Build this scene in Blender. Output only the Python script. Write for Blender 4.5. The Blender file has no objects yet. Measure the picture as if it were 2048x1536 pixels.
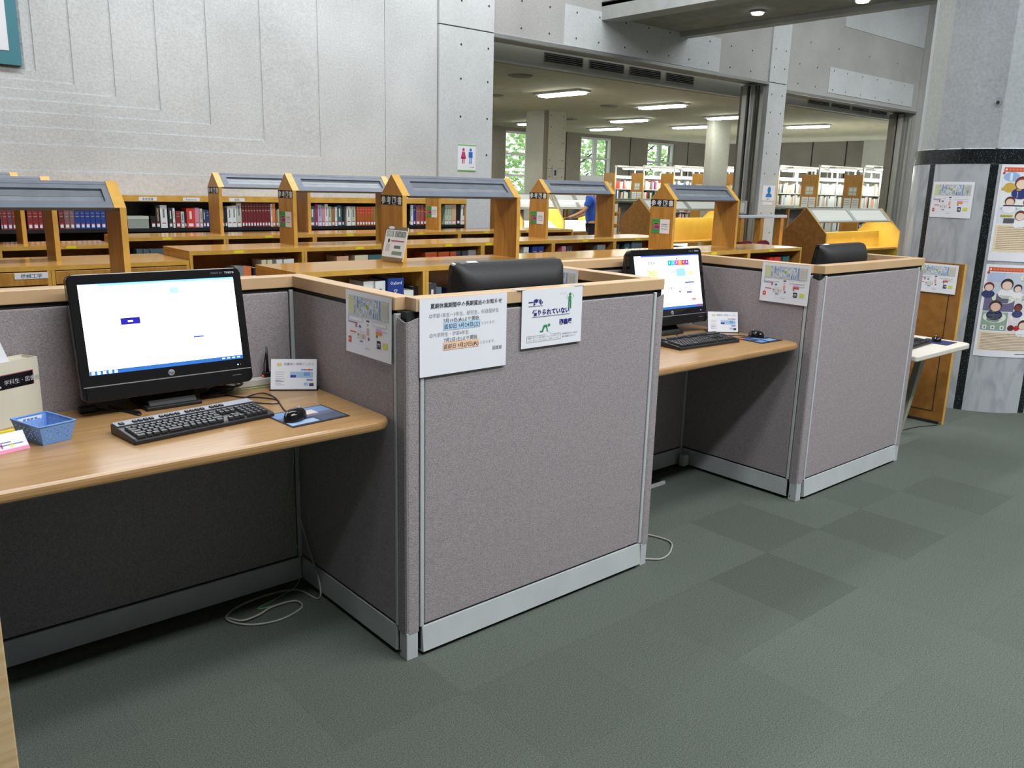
import bpy, bmesh, math, random
from math import sin, cos, pi, radians
from mathutils import Vector, Matrix

random.seed(7)
SC = bpy.context.scene
COL = SC.collection

# ------------------------------------------------------------------ camera
cam_d = bpy.data.cameras.new('camera')
cam_d.sensor_width = 36.0
cam_d.sensor_fit = 'HORIZONTAL'
cam_d.lens = 1669.75 / 2048 * 36.0
cam_d.clip_start = 0.05
cam_d.clip_end = 200
cam = bpy.data.objects.new('camera', cam_d)
COL.objects.link(cam)
YAW, PITCH, ROLL = 0.85401, 0.232863, 0.026268
_d = Vector((cos(YAW) * cos(PITCH), sin(YAW) * cos(PITCH), -sin(PITCH)))
_r0 = Vector((sin(YAW), -cos(YAW), 0))
_u0 = _r0.cross(_d)
_r = cos(ROLL) * _r0 + sin(ROLL) * _u0
_u = -sin(ROLL) * _r0 + cos(ROLL) * _u0
_m = Matrix.Identity(4)
for i in range(3):
    _m[i][0], _m[i][1], _m[i][2] = _r[i], _u[i], -_d[i]
_m[0][3], _m[1][3], _m[2][3] = -1.453, -2.1843, 1.6189
cam.matrix_world = _m
SC.camera = cam

# ------------------------------------------------------------------ look
SC.view_settings.view_transform = 'Standard'
SC.view_settings.look = 'None'
SC.view_settings.gamma = 1.0
SC.view_settings.use_curve_mapping = False
SC.view_settings.exposure = 0.0
SC.cycles.use_denoising = True
SC.cycles.max_bounces = 8
SC.cycles.diffuse_bounces = 5
SC.cycles.sample_clamp_indirect = 6.0

# ------------------------------------------------------------------ daylight outside the windows
world = bpy.data.worlds.new('sky')
SC.world = world
world.use_nodes = True
_bg = world.node_tree.nodes['Background']
_bg.inputs[0].default_value = (0.92, 0.97, 1.0, 1)
_bg.inputs[1].default_value = 2.2


def area_light(name, loc, size, energy, color=(1, 1, 1), rot=(0, 0, 0), spread=180):
    ld = bpy.data.lights.new(name, 'AREA')
    ld.shape = 'RECTANGLE'
    ld.size, ld.size_y = size
    ld.energy = energy
    ld.color = color
    ld.spread = radians(spread)
    o = bpy.data.objects.new(name, ld)
    o.location = loc
    o.rotation_euler = rot
    COL.objects.link(o)
    return o


# unseen hall ceiling lights, running parallel to the shelves
HALL = (0.955, 0.985, 1.0)
area_light('unseen_hall_light', (6.8, -3.9, 6.35), (17.5, 0.5), 1230, HALL)
area_light('unseen_hall_light', (3.2, 4.4, 6.35), (9.5, 0.6), 455, HALL)
area_light('unseen_hall_light', (0.4, -2.0, 6.35), (4.0, 0.8), 200, HALL)  # unseen light added to brighten the floor by the near desk
area_light('unseen_hall_light', (14.0, 2.0, 6.35), (8, 1.0), 420, HALL)  # unseen light added to brighten the lintels at right


# ------------------------------------------------------------------ materials
def _nodes(name):
    m = bpy.data.materials.new(name)
    m.use_nodes = True
    nt = m.node_tree
    b = nt.nodes['Principled BSDF']
    return m, nt, b


def rgb(*c):
    """sRGB 0-255 to linear"""
    out = []
    for v in c:
        v = v / 255
        out.append(v / 12.92 if v <= 0.04045 else ((v + 0.055) / 1.055) ** 2.4)
    return tuple(out) + (1,)


def mk(name, c1, c2=None, scale=40, rough=0.55, bump=0.0, bscale=None, metal=0.0, spec=0.5, detail=3, stretch=None, contrast=(0.35, 0.65), rand=0.0):
    m, nt, b = _nodes(name)
    b.inputs['Roughness'].default_value = rough
    b.inputs['Metallic'].default_value = metal
    b.inputs['Specular IOR Level'].default_value = spec
    b.inputs['Base Color'].default_value = c1
    last = None
    if c2 is not None or bump:
        tc = nt.nodes.new('ShaderNodeTexCoord')
        mp = nt.nodes.new('ShaderNodeMapping')
        if stretch:
            mp.inputs['Scale'].default_value = stretch
        nt.links.new(tc.outputs['Object'], mp.inputs['Vector'])
    if c2 is not None:
        n = nt.nodes.new('ShaderNodeTexNoise')
        n.inputs['Scale'].default_value = scale
        n.inputs['Detail'].default_value = detail
        nt.links.new(mp.outputs[0], n.inputs['Vector'])
        r = nt.nodes.new('ShaderNodeValToRGB')
        r.color_ramp.elements[0].position, r.color_ramp.elements[1].position = contrast
        r.color_ramp.elements[0].color = c1
        r.color_ramp.elements[1].color = c2
        nt.links.new(n.outputs['Fac'], r.inputs['Fac'])
        last = r.outputs['Color']
        if rand:
            oi = nt.nodes.new('ShaderNodeObjectInfo')
            mr = nt.nodes.new('ShaderNodeMapRange')
            mr.inputs['To Min'].default_value = 1 - rand
            mr.inputs['To Max'].default_value = 1 + rand
            nt.links.new(oi.outputs['Random'], mr.inputs['Value'])
            hs = nt.nodes.new('ShaderNodeHueSaturation')
            nt.links.new(last, hs.inputs['Color'])
            nt.links.new(mr.outputs[0], hs.inputs['Value'])
            last = hs.outputs['Color']
        nt.links.new(last, b.inputs['Base Color'])
    if bump:
        n2 = nt.nodes.new('ShaderNodeTexNoise')
        n2.inputs['Scale'].default_value = bscale or scale
        n2.inputs['Detail'].default_value = 4
        nt.links.new(mp.outputs[0], n2.inputs['Vector'])
        bp = nt.nodes.new('ShaderNodeBump')
        bp.inputs['Strength'].default_value = bump
        bp.inputs['Distance'].default_value = 0.004
        nt.links.new(n2.outputs['Fac'], bp.inputs['Height'])
        nt.links.new(bp.outputs['Normal'], b.inputs['Normal'])
    return m


def emit(name, c, strength):
    m, nt, b = _nodes(name)
    b.inputs['Base Color'].default_value = c
    b.inputs['Emission Color'].default_value = c
    b.inputs['Emission Strength'].default_value = strength
    b.inputs['Roughness'].default_value = 0.4
    return m


def concrete(name, c1, c2, holes=False, bump=0.25):
    m, nt, b = _nodes(name)
    b.inputs['Roughness'].default_value = 0.85
    b.inputs['Specular IOR Level'].default_value = 0.25
    tc = nt.nodes.new('ShaderNodeTexCoord')
    n1 = nt.nodes.new('ShaderNodeTexNoise'); n1.inputs['Scale'].default_value = 1.1; n1.inputs['Detail'].default_value = 5
    n2 = nt.nodes.new('ShaderNodeTexNoise'); n2.inputs['Scale'].default_value = 45; n2.inputs['Detail'].default_value = 3
    for n in (n1, n2):
        nt.links.new(tc.outputs['Object'], n.inputs['Vector'])
    mx = nt.nodes.new('ShaderNodeMath'); mx.operation = 'MULTIPLY_ADD'
    mx.inputs[1].default_value = 0.45
    nt.links.new(n2.outputs['Fac'], mx.inputs[0])
    ml = nt.nodes.new('ShaderNodeMath'); ml.operation = 'MULTIPLY'; ml.inputs[1].default_value = 0.55
    nt.links.new(n1.outputs['Fac'], ml.inputs[0])
    nt.links.new(ml.outputs[0], mx.inputs[2])
    r = nt.nodes.new('ShaderNodeValToRGB')
    r.color_ramp.elements[0].position = 0.32; r.color_ramp.elements[1].position = 0.66
    r.color_ramp.elements[0].color = c1; r.color_ramp.elements[1].color = c2
    nt.links.new(mx.outputs[0], r.inputs['Fac'])
    nt.links.new(r.outputs['Color'], b.inputs['Base Color'])
    bp = nt.nodes.new('ShaderNodeBump'); bp.inputs['Strength'].default_value = bump; bp.inputs['Distance'].default_value = 0.006
    nt.links.new(n2.outputs['Fac'], bp.inputs['Height'])
    nt.links.new(bp.outputs['Normal'], b.inputs['Normal'])
    return m


def marble(name):
    m, nt, b = _nodes(name)
    b.inputs['Roughness'].default_value = 0.22
    tc = nt.nodes.new('ShaderNodeTexCoord')
    mp = nt.nodes.new('ShaderNodeMapping'); mp.inputs['Rotation'].default_value = (0.3, 0.9, 0.4); mp.inputs['Scale'].default_value = (1, 1, 0.35)
    nt.links.new(tc.outputs['Object'], mp.inputs['Vector'])
    n = nt.nodes.new('ShaderNodeTexNoise'); n.inputs['Scale'].default_value = 9; n.inputs['Detail'].default_value = 8; n.inputs['Distortion'].default_value = 1.2
    nt.links.new(mp.outputs[0], n.inputs['Vector'])
    r = nt.nodes.new('ShaderNodeValToRGB')
    r.color_ramp.elements[0].position = 0.36; r.color_ramp.elements[0].color = (0.34, 0.365, 0.40, 1)
    r.color_ramp.elements[1].position = 0.56; r.color_ramp.elements[1].color = (0.46, 0.485, 0.52, 1)
    nt.links.new(n.outputs['Fac'], r.inputs['Fac'])
    nt.links.new(r.outputs['Color'], b.inputs['Base Color'])
    return m


def granite(name):
    m, nt, b = _nodes(name)
    b.inputs['Roughness'].default_value = 0.25
    tc = nt.nodes.new('ShaderNodeTexCoord')
    n = nt.nodes.new('ShaderNodeTexVoronoi'); n.inputs['Scale'].default_value = 70
    nt.links.new(tc.outputs['Object'], n.inputs['Vector'])
    r = nt.nodes.new('ShaderNodeValToRGB')
    r.color_ramp.elements[0].position = 0.1; r.color_ramp.elements[0].color = (0.10, 0.12, 0.14, 1)
    r.color_ramp.elements[1].position = 0.3; r.color_ramp.elements[1].color = (0.010, 0.013, 0.015, 1)
    nt.links.new(n.outputs['Distance'], r.inputs['Fac'])
    nt.links.new(r.outputs['Color'], b.inputs['Base Color'])
    return m


M = {}
M['wall'] = concrete('rough concrete', (0.47, 0.485, 0.49, 1), (0.66, 0.68, 0.69, 1), bump=0.5)
M['smooth_conc'] = concrete('smooth concrete', (0.50, 0.52, 0.53, 1), (0.65, 0.67, 0.68, 1), bump=0.1)
M['mid_conc'] = concrete('bush-hammered concrete', (0.36, 0.355, 0.345, 1), (0.50, 0.495, 0.48, 1), bump=0.5)
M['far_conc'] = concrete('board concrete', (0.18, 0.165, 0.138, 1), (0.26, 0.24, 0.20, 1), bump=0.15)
M['pale_conc'] = concrete('pale concrete', (0.42, 0.43, 0.39, 1), (0.56, 0.56, 0.50, 1), bump=0.1)
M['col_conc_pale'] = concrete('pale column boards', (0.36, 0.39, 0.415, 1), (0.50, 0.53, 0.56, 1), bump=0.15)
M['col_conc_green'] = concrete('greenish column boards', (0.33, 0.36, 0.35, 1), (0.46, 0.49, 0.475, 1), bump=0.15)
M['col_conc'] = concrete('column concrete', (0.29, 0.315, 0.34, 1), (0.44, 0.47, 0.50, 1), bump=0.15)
M['ceil'] = mk('ceiling plaster', (0.43, 0.42, 0.30, 1), (0.49, 0.48, 0.355, 1), scale=6, rough=0.9)
M['slab'] = mk('walkway underside boards', (0.27, 0.27, 0.235, 1), (0.33, 0.33, 0.29, 1), scale=5, rough=0.8)
M['slab_edge'] = mk('walkway edge panels', (0.36, 0.38, 0.37, 1), (0.42, 0.44, 0.43, 1), scale=4, rough=0.6)
M['dark'] = mk('dark gap', (0.012, 0.012, 0.012, 1), rough=0.8)
M['steel'] = mk('brushed steel', (0.35, 0.36, 0.35, 1), (0.42, 0.43, 0.42, 1), scale=30, rough=0.4, metal=0.6, stretch=(8, 8, 0.4))
M['hole'] = mk('form tie hole', (0.035, 0.035, 0.033, 1), rough=0.9)
M['stain_and_shadow'] = mk('damp stain', (0.22, 0.235, 0.25, 1), (0.36, 0.385, 0.41, 1), scale=30, rough=0.9)  # stains round the tie holes, also the painted shadow of the framed board
M['marble'] = marble('grey veined marble')
M['granite'] = granite('black granite')
for k, f in (('carpet', 1.0), ('carpet_dark', 0.85), ('carpet_mid', 0.95), ('carpet_light', 1.04)):
    M[k] = mk(k.replace('_', ' ') + ' tile', (0.064 * f, 0.077 * f, 0.066 * f, 1), (0.134 * f, 0.152 * f, 0.133 * f, 1), scale=230, rough=0.95, bump=0.6, bscale=260, spec=0.1, rand=0.04)
M['fabric'] = mk('grey mauve panel fabric', (0.255, 0.228, 0.238, 1), (0.415, 0.375, 0.39, 1), scale=260, rough=0.95, bump=0.5, bscale=280, spec=0.1, contrast=(0.3, 0.7))
M['trim'] = mk('light grey trim', (0.46, 0.49, 0.50, 1), (0.50, 0.53, 0.54, 1), scale=8, rough=0.5)
M['cap'] = mk('pale maple cap', (0.58, 0.385, 0.215, 1), (0.62, 0.42, 0.24, 1), scale=4, rough=0.35)
M['desk'] = mk('pale wood laminate', (0.345, 0.195, 0.076, 1), (0.415, 0.245, 0.105, 1), scale=5, rough=0.28, stretch=(1.2, 14, 14), detail=5)
M['desk_edge'] = mk('worn pale wood edge', (0.55, 0.37, 0.18, 1), (0.64, 0.47, 0.27, 1), scale=7, rough=0.5, stretch=(1, 9, 9))
M['wood'] = mk('honey oak veneer', (0.42, 0.195, 0.035, 1), (0.55, 0.275, 0.060, 1), scale=5, rough=0.3, stretch=(9, 9, 1.0), detail=5)
M['wood_top'] = mk('polished oak top', (0.45, 0.225, 0.050, 1), (0.57, 0.31, 0.085, 1), scale=5, rough=0.16, stretch=(1.0, 11, 11), detail=5)
M['wood_edge'] = mk('yellow oak edging', (0.62, 0.345, 0.060, 1), (0.72, 0.42, 0.085, 1), scale=6, rough=0.35, stretch=(2, 2, 2))
M['wood_dark'] = mk('brown oak panel', (0.27, 0.115, 0.022, 1), (0.35, 0.155, 0.034, 1), scale=14, rough=0.4)
M['wood_lamplit'] = mk('lamplit veneer', (0.74, 0.47, 0.06, 1), (0.80, 0.53, 0.085, 1), scale=5, rough=0.35, stretch=(1, 1, 1))  # lamplight on the carrel wood, put into its colour
M['canopy'] = mk('blue grey canopy', (0.130, 0.152, 0.195, 1), (0.148, 0.172, 0.215, 1), scale=12, rough=0.5)
M['lens'] = mk('grey lamp lens', (0.22, 0.245, 0.28, 1), (0.25, 0.275, 0.31, 1), scale=12, rough=0.25)
M['black'] = mk('black plastic', (0.011, 0.011, 0.012, 1), (0.016, 0.016, 0.017, 1), scale=150, rough=0.38)
M['gloss'] = mk('glossy black', (0.008, 0.008, 0.009, 1), rough=0.12)
M['matte'] = mk('matt black', (0.007, 0.007, 0.0075, 1), (0.011, 0.011, 0.012, 1), scale=300, rough=0.55, bump=0.15)
M['keys'] = mk('key caps', (0.016, 0.016, 0.018, 1), rough=0.45)
M['silver'] = mk('silver plastic', (0.30, 0.32, 0.37, 1), rough=0.4)
M['chrome'] = mk('chrome', (0.8, 0.8, 0.82, 1), rough=0.35, metal=1.0)
M['paper'] = mk('white paper', (0.80, 0.81, 0.87, 1), (0.83, 0.84, 0.90, 1), scale=3, rough=0.8)
M['cream'] = mk('cream card box', (0.63, 0.60, 0.49, 1), (0.68, 0.65, 0.54, 1), scale=6, rough=0.6)
M['blue_plastic'] = mk('pale blue plastic', (0.17, 0.33, 0.68, 1), rough=0.4)
M['beige'] = mk('beige plastic', (0.50, 0.48, 0.42, 1), rough=0.5)
M['grey_cable'] = mk('grey cable', (0.34, 0.34, 0.30, 1), rough=0.5)
M['green_cable'] = mk('green cable', (0.20, 0.40, 0.18, 1), rough=0.5)
M['white_top'] = mk('off-white laminate', (0.66, 0.62, 0.55, 1), (0.70, 0.66, 0.59, 1), scale=8, rough=0.45)
M['tape'] = mk('clear tape glint', (0.85, 0.87, 0.9, 1), rough=0.08)
INK = {}


def ink(r, g, b):
    """flat printing ink, cached by colour"""
    k = (r, g, b)
    if k not in INK:
        INK[k] = mk('ink_%02x%02x%02x' % k, rgb(r, g, b), rough=0.75)
    return INK[k]


# ------------------------------------------------------------------ mesh helpers
class MB:
    def __init__(s):
        s.v, s.f, s.mi, s.sm = [], [], [], []

    def add(s, vs, fs, m=0, smooth=False):
        o = len(s.v)
        s.v += [tuple(v) for v in vs]
        s.f += [tuple(i + o for i in f) for f in fs]
        s.mi += [m] * len(fs)
        s.sm += [smooth] * len(fs)
        return s

    def box(s, x0, x1, y0, y1, z0, z1, m=0):
        vs = [(x, y, z) for z in (z0, z1) for y in (y0, y1) for x in (x0, x1)]
        return s.add(vs, [(0, 2, 3, 1), (4, 5, 7, 6), (0, 1, 5, 4), (2, 6, 7, 3), (0, 4, 6, 2), (1, 3, 7, 5)], m)

    def prism(s, poly, axis, a, b, m=0):
        """poly: 2D points; extruded along axis ('x': (y,z), 'y': (x,z), 'z': (x,y))"""
        def P(p, t):
            return {'x': (t, p[0], p[1]), 'y': (p[0], t, p[1]), 'z': (p[0], p[1], t)}[axis]
        n = len(poly)
        vs = [P(p, a) for p in poly] + [P(p, b) for p in poly]
        fs = [tuple(range(n))[::-1], tuple(range(n, 2 * n))] + [(i, (i + 1) % n, n + (i + 1) % n, n + i) for i in range(n)]
        return s.add(vs, fs, m)

    def cyl(s, c, r, z0, z1, n=16, m=0, r2=None, smooth=True, a0=0.0):
        r2 = r if r2 is None else r2
        vs = [(c[0] + r * cos(a0 + 2 * pi * i / n), c[1] + r * sin(a0 + 2 * pi * i / n), z0) for i in range(n)] + \
             [(c[0] + r2 * cos(a0 + 2 * pi * i / n), c[1] + r2 * sin(a0 + 2 * pi * i / n), z1) for i in range(n)]
        s.add(vs, [(i, (i + 1) % n, n + (i + 1) % n, n + i) for i in range(n)], m, smooth)
        s.f += [tuple(len(s.v) - 2 * n + i for i in range(n))[::-1], tuple(len(s.v) - n + i for i in range(n))]
        s.mi += [m, m]; s.sm += [False, False]
        return s

    def tube(s, pts, r, n=6, m=0):
        pts = [Vector(p) for p in pts]
        rings = []
        for i, p in enumerate(pts):
            t = (pts[min(i + 1, len(pts) - 1)] - pts[max(i - 1, 0)]).normalized()
            a = t.cross(Vector((0, 0, 1)))
            if a.length < 1e-3:
                a = t.cross(Vector((0, 1, 0)))
            a.normalize(); b = t.cross(a)
            rings.append([p + r * (cos(2 * pi * k / n) * a + sin(2 * pi * k / n) * b) for k in range(n)])
        vs = [v for R in rings for v in R]
        fs = []
        for i in range(len(pts) - 1):
            for k in range(n):
                fs.append((i * n + k, i * n + (k + 1) % n, (i + 1) * n + (k + 1) % n, (i + 1) * n + k))
        s.add(vs, fs, m, True)
        s.add(rings[0], [tuple(range(n))], m); s.add(rings[-1], [tuple(range(n))], m)
        return s

    def quad(s, a, b, c, d, m=0):
        return s.add([a, b, c, d], [(0, 1, 2, 3)], m)

    def rect(s, x0, x1, z0, z1, m=0, y=0.0):
        """flat print facing -Y"""
        return s.add([(x0, y, z0), (x1, y, z0), (x1, y, z1), (x0, y, z1)], [(0, 1, 2, 3)], m)

    def disc(s, cx, cz, rx, rz, m=0, y=0.0, n=14):
        return s.add([(cx + rx * cos(2 * pi * i / n), y, cz + rz * sin(2 * pi * i / n)) for i in range(n)], [tuple(range(n))], m)

    def build(s, name, mats, parent=None, mx=None, bevel=0, seg=2, smooth=False):
        me = bpy.data.meshes.new(name)
        vs = [mx @ Vector(v) for v in s.v] if mx is not None else s.v
        me.from_pydata([tuple(v) for v in vs], [], s.f)
        mats = mats if isinstance(mats, (list, tuple)) else [mats]
        for m in mats:
            me.materials.append(m)
        for i, p in enumerate(me.polygons):
            p.material_index = min(s.mi[i], len(mats) - 1)
            p.use_smooth = s.sm[i] or smooth
        bm = bmesh.new(); bm.from_mesh(me)
        if not s.flat_print:
            bmesh.ops.recalc_face_normals(bm, faces=bm.faces)
        bm.to_mesh(me); bm.free()
        me.update()
        o = bpy.data.objects.new(name, me)
        COL.objects.link(o)
        if parent is not None:
            o.parent = parent
        if bevel:
            b = o.modifiers.new('edge', 'BEVEL'); b.width = bevel; b.segments = seg; b.limit_method = 'ANGLE'
            b.angle_limit = radians(35)
        return o
    flat_print = False


def Print():
    b = MB(); b.flat_print = True
    return b


def props(o, label=None, cat=None, group=None, kind=None):
    if label: o['label'] = label
    if cat: o['category'] = cat
    if group: o['group'] = group
    if kind: o['kind'] = kind
    return o


def thing(name, label, cat, loc=(0, 0, 0), rz=0.0, group=None):
    o = bpy.data.objects.new(name, None)
    o.empty_display_size = 0.05
    COL.objects.link(o)
    o.location = loc
    o.rotation_euler = (0, 0, rz)
    return props(o, label, cat, group)


def struct(o):
    o['kind'] = 'structure'
    return o


def box_obj(name, x0, x1, y0, y1, z0, z1, mat, parent=None, bevel=0):
    return MB().box(x0, x1, y0, y1, z0, z1).build(name, mat, parent, bevel=bevel)


def spline(pts, n=8):
    """Catmull-Rom through the points"""
    P = [Vector(p) for p in pts]
    P = [2 * P[0] - P[1]] + P + [2 * P[-1] - P[-2]]
    out = []
    for i in range(1, len(P) - 2):
        for k in range(n):
            t = k / n
            out.append(0.5 * ((2 * P[i]) + (-P[i - 1] + P[i + 1]) * t + (2 * P[i - 1] - 5 * P[i] + 4 * P[i + 1] - P[i + 2]) * t * t + (-P[i - 1] + 3 * P[i] - 3 * P[i + 1] + P[i + 2]) * t ** 3))
    out.append(P[-2])
    return out


def copy_tree(o, parent=None):
    c = o.copy()
    COL.objects.link(c)
    if parent is not None:
        c.parent = parent
    for ch in list(o.children):
        copy_tree(ch, c)
    return c


_TXT = {}


def text(b, s, x, z, size, m=0, align='L', bold=0.0, y=0.0, vert=False):
    """write s as flat lettering into builder b (plane y, x right, z up)"""
    key = (s, bold)
    if key not in _TXT:
        cu = bpy.data.curves.new('lettering', 'FONT')
        cu.body = s; cu.size = 1.0; cu.resolution_u = 1; cu.offset = bold
        o = bpy.data.objects.new('lettering', cu)
        me = o.to_mesh()
        _TXT[key] = ([tuple(v.co) for v in me.vertices], [tuple(p.vertices) for p in me.polygons])
        o.to_mesh_clear()
        bpy.data.objects.remove(o); bpy.data.curves.remove(cu)
    vs, fs = _TXT[key]
    if not vs:
        return
    w = max(v[0] for v in vs)
    dx = {'L': 0, 'C': -w / 2, 'R': -w}[align]
    if vert:
        b.add([(x + v[1] * size, y, z - (v[0] + dx) * size) for v in vs], fs, m)
    else:
        b.add([(x + (v[0] + dx) * size, y, z + v[1] * size) for v in vs], fs, m)


def tw(s, bold=0.0):
    """text width at size 1"""
    b = MB(); text(b, s, 0, 0, 1, bold=bold)
    return max(v[0] for v in b.v)


def fit(b, s, x0, x1, z, m=0, bold=0.0, y=0.0, hscale=1.0):
    """lettering stretched to run from x0 to x1"""
    w = tw(s, bold)
    size = (x1 - x0) / w
    text(b, s, x0, z, size * hscale if False else size, m, 'L', bold, y)


ORD = 'first second third fourth fifth sixth seventh eighth ninth tenth eleventh twelfth thirteenth fourteenth fifteenth sixteenth seventeenth eighteenth nineteenth twentieth'.split()

# ================================================================== SETTING
# ---- floor: carpet tiles on a base
floor = struct(MB().box(-7, 19, -8, 17.3, -0.12, -0.006).build('floor', M['carpet_mid']))
TS = 0.4415
_tile = {}
def _tile_mesh(k):
    if k not in _tile:
        g = 0.0002
        o = MB().box(g, TS - g, g, TS - g, -0.006, 0.0).build('carpet_tile', M[k], floor)
        _tile[k] = o
        return o
    o = _tile[k].copy(); COL.objects.link(o)
    return o
_dark = {(0, 0), (1, 1), (2, 0)}
for j in range(-4, 6):
    for i in range(-9, 17):
        h = random.random()
        k = 'carpet' if h < 0.5 else 'carpet_mid' if h < 0.85 else 'carpet_light'
        if j == -1 and i > -3: k = 'carpet_light' if i % 3 else 'carpet'
        if (i, j) in _dark: k = 'carpet_dark'
        elif i < -1 or j < -2: k = 'carpet' if h < 0.7 else 'carpet_mid'
        t = _tile_mesh(k)
        t.location = (1.364 + i * TS, -0.711 + j * TS, 0)

# ---- left concrete wall with nested stepped frames
WY = 6.6
wall = struct(MB().box(-7, 4.12, WY + 0.09, WY + 0.5, 0, 6.6).build('wall_back', M['wall']))
XK = [3.262, 2.603, 2.035, 1.543, 1.137, 0.783, 0.475]
ZK = [1.875, 2.025, 2.152, 2.257, 2.345, 2.429, 2.519]
st = 0.011
MB().box(-7, 4.86, WY - st, WY + 0.1, 0, 1.642).build('wall_panel', M['wall'], wall)
MB().box(-7, XK[0], WY, WY + 0.1, 1.642, ZK[0]).build('wall_panel', M['wall'], wall)
MB().box(XK[0], 4.112, WY, WY + 0.1, 1.642, 6.6).build('wall_panel', M['wall'], wall)
MB().box(4.118, 4.86, WY, WY + 0.5, 1.642, 6.6).build('wall_panel', M['wall'], wall)
for k in range(7):
    y = WY + st * (k + 1) * 0.9
    if k < 6:
        x1, z1 = XK[k + 1], ZK[k + 1]
        MB().prism([(-7, ZK[k]), (XK[k], ZK[k]), (XK[k], 6.6), (x1, 6.6), (x1, z1), (-7, z1)], 'y', y, WY + 0.1).build('wall_panel', M['wall'], wall)
    else:
        MB().box(-7, XK[k], y, WY + 0.1, ZK[k], 6.6).build('wall_panel', M['wall'], wall)


def tie_holes(pts, parent, r=0.014, axis='y', mat=None):
    """small dark recess discs; pts are (x, y, z) on a face looking along -axis"""
    b = MB()
    for (x, y, z) in pts:
        n = 8
        if axis == 'y':
            b.add([(x + r * cos(2 * pi * i / n), y - 0.002, z + r * sin(2 * pi * i / n)) for i in range(n)], [tuple(range(n))])
        else:
            b.add([(x - 0.002, y + r * cos(2 * pi * i / n), z + r * sin(2 * pi * i / n)) for i in range(n)], [tuple(range(n))])
    o = b.build('tie_holes', mat or M['hole'], parent)
    o['kind'] = 'stuff'
    return o


# ---- pilaster, lintels and second column
pil = struct(MB().box(4.87, 5.72, WY - 0.03, WY + 0.5, 0, 3.49).build('column', M['smooth_conc']))
MB().box(4.87, 5.72, WY - 0.03, WY + 0.5, 3.505, 6.6).build('upper_block', M['smooth_conc'], pil)
tie_holes([(x, WY - 0.03, z) for x in (5.2, 5.63) for z in (1.55, 2.0, 2.45, 2.9, 3.3, 3.8)], pil)
lint = struct(MB().box(5.72, 11.94, WY, WY + 0.5, 3.5, 6.6).build('lintel', M['mid_conc']))
MB().box(6.97, 10.5, WY - 0.008, WY + 0.01, 3.51, 4.03).build('smooth_panel', M['smooth_conc'], lint)
MB().box(5.72, 11.94, WY - 0.03, WY + 0.03, 3.455, 3.5).build('steel_edge', M['steel'], lint)
tie_holes([(x, WY - 0.008 if 6.97 < x < 10.5 else WY, z) for x in (6.2, 6.7, 7.2, 7.65, 8.2, 8.7, 9.2, 9.7, 10.2, 10.8, 11.4) for z in (3.62, 3.95)], lint)
c2 = struct(MB().box(11.94, 12.5, WY - 0.03, WY + 0.5, 0, 3.49).build('column', M['smooth_conc']))
MB().box(11.94, 12.5, WY - 0.03, WY + 0.5, 3.505, 6.6).build('upper_block', M['smooth_conc'], c2)
tie_holes([(x, WY - 0.03, z) for x in (12.05, 12.38) for z in (0.9, 1.25, 1.6, 1.95, 2.3, 2.65, 3.0, 3.3, 3.75, 4.05)], c2)
for (y0, y1, th, k) in ((6.64, 6.70, 0.05, 'steel'), (6.75, 6.77, 0.03, 'far_conc'), (6.80, 6.88, 0.08, 'steel'), (6.90, 6.915, 0.03, 'dark'), (6.93, 7.02, 0.12, 'steel'), (7.03, 7.08, 0.1, 'far_conc')):
    MB().box(11.94 - th, 11.94, y0, y1, 0, 3.45).build('door_track', M[k], c2)
l2 = struct(MB().box(12.5, 17.7, WY, WY + 0.5, 3.42, 6.6).build('lintel', M['mid_conc']))
MB().box(13.95, 17.45, WY - 0.01, WY + 0.01, 3.5, 3.96).build('smooth_panel', M['smooth_conc'], l2)
MB().box(14.33, 17.7, WY - 0.01, WY + 0.01, 4.72, 6.6).build('smooth_panel', M['smooth_conc'], l2)
MB().box(12.5, 17.7, WY - 0.03, WY + 0.03, 3.375, 3.42).build('steel_edge', M['steel'], l2)
tie_holes([(x, WY - 0.01 if 13.95 < x < 17.4 else WY, z) for x in (12.9, 13.5, 14.1, 14.6, 15.2, 15.8, 16.4, 17.0) for z in (3.56, 3.9)] + [(x, WY, z) for x in (13.2, 14.2, 15.4, 16.6) for z in (4.3,)], l2)
c3 = struct(MB().box(17.7, 19, WY - 0.03, WY + 0.5, 0, 6.6).build('column', M['mid_conc']))
for (y0, y1, th, k) in ((6.64, 6.70, 0.05, 'steel'), (6.80, 6.92, 0.1, 'steel'), (6.95, 7.08, 0.18, 'far_conc')):
    MB().box(17.7 - th, 17.7, y0, y1, 0, 3.375).build('door_track', M[k], c3)

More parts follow.
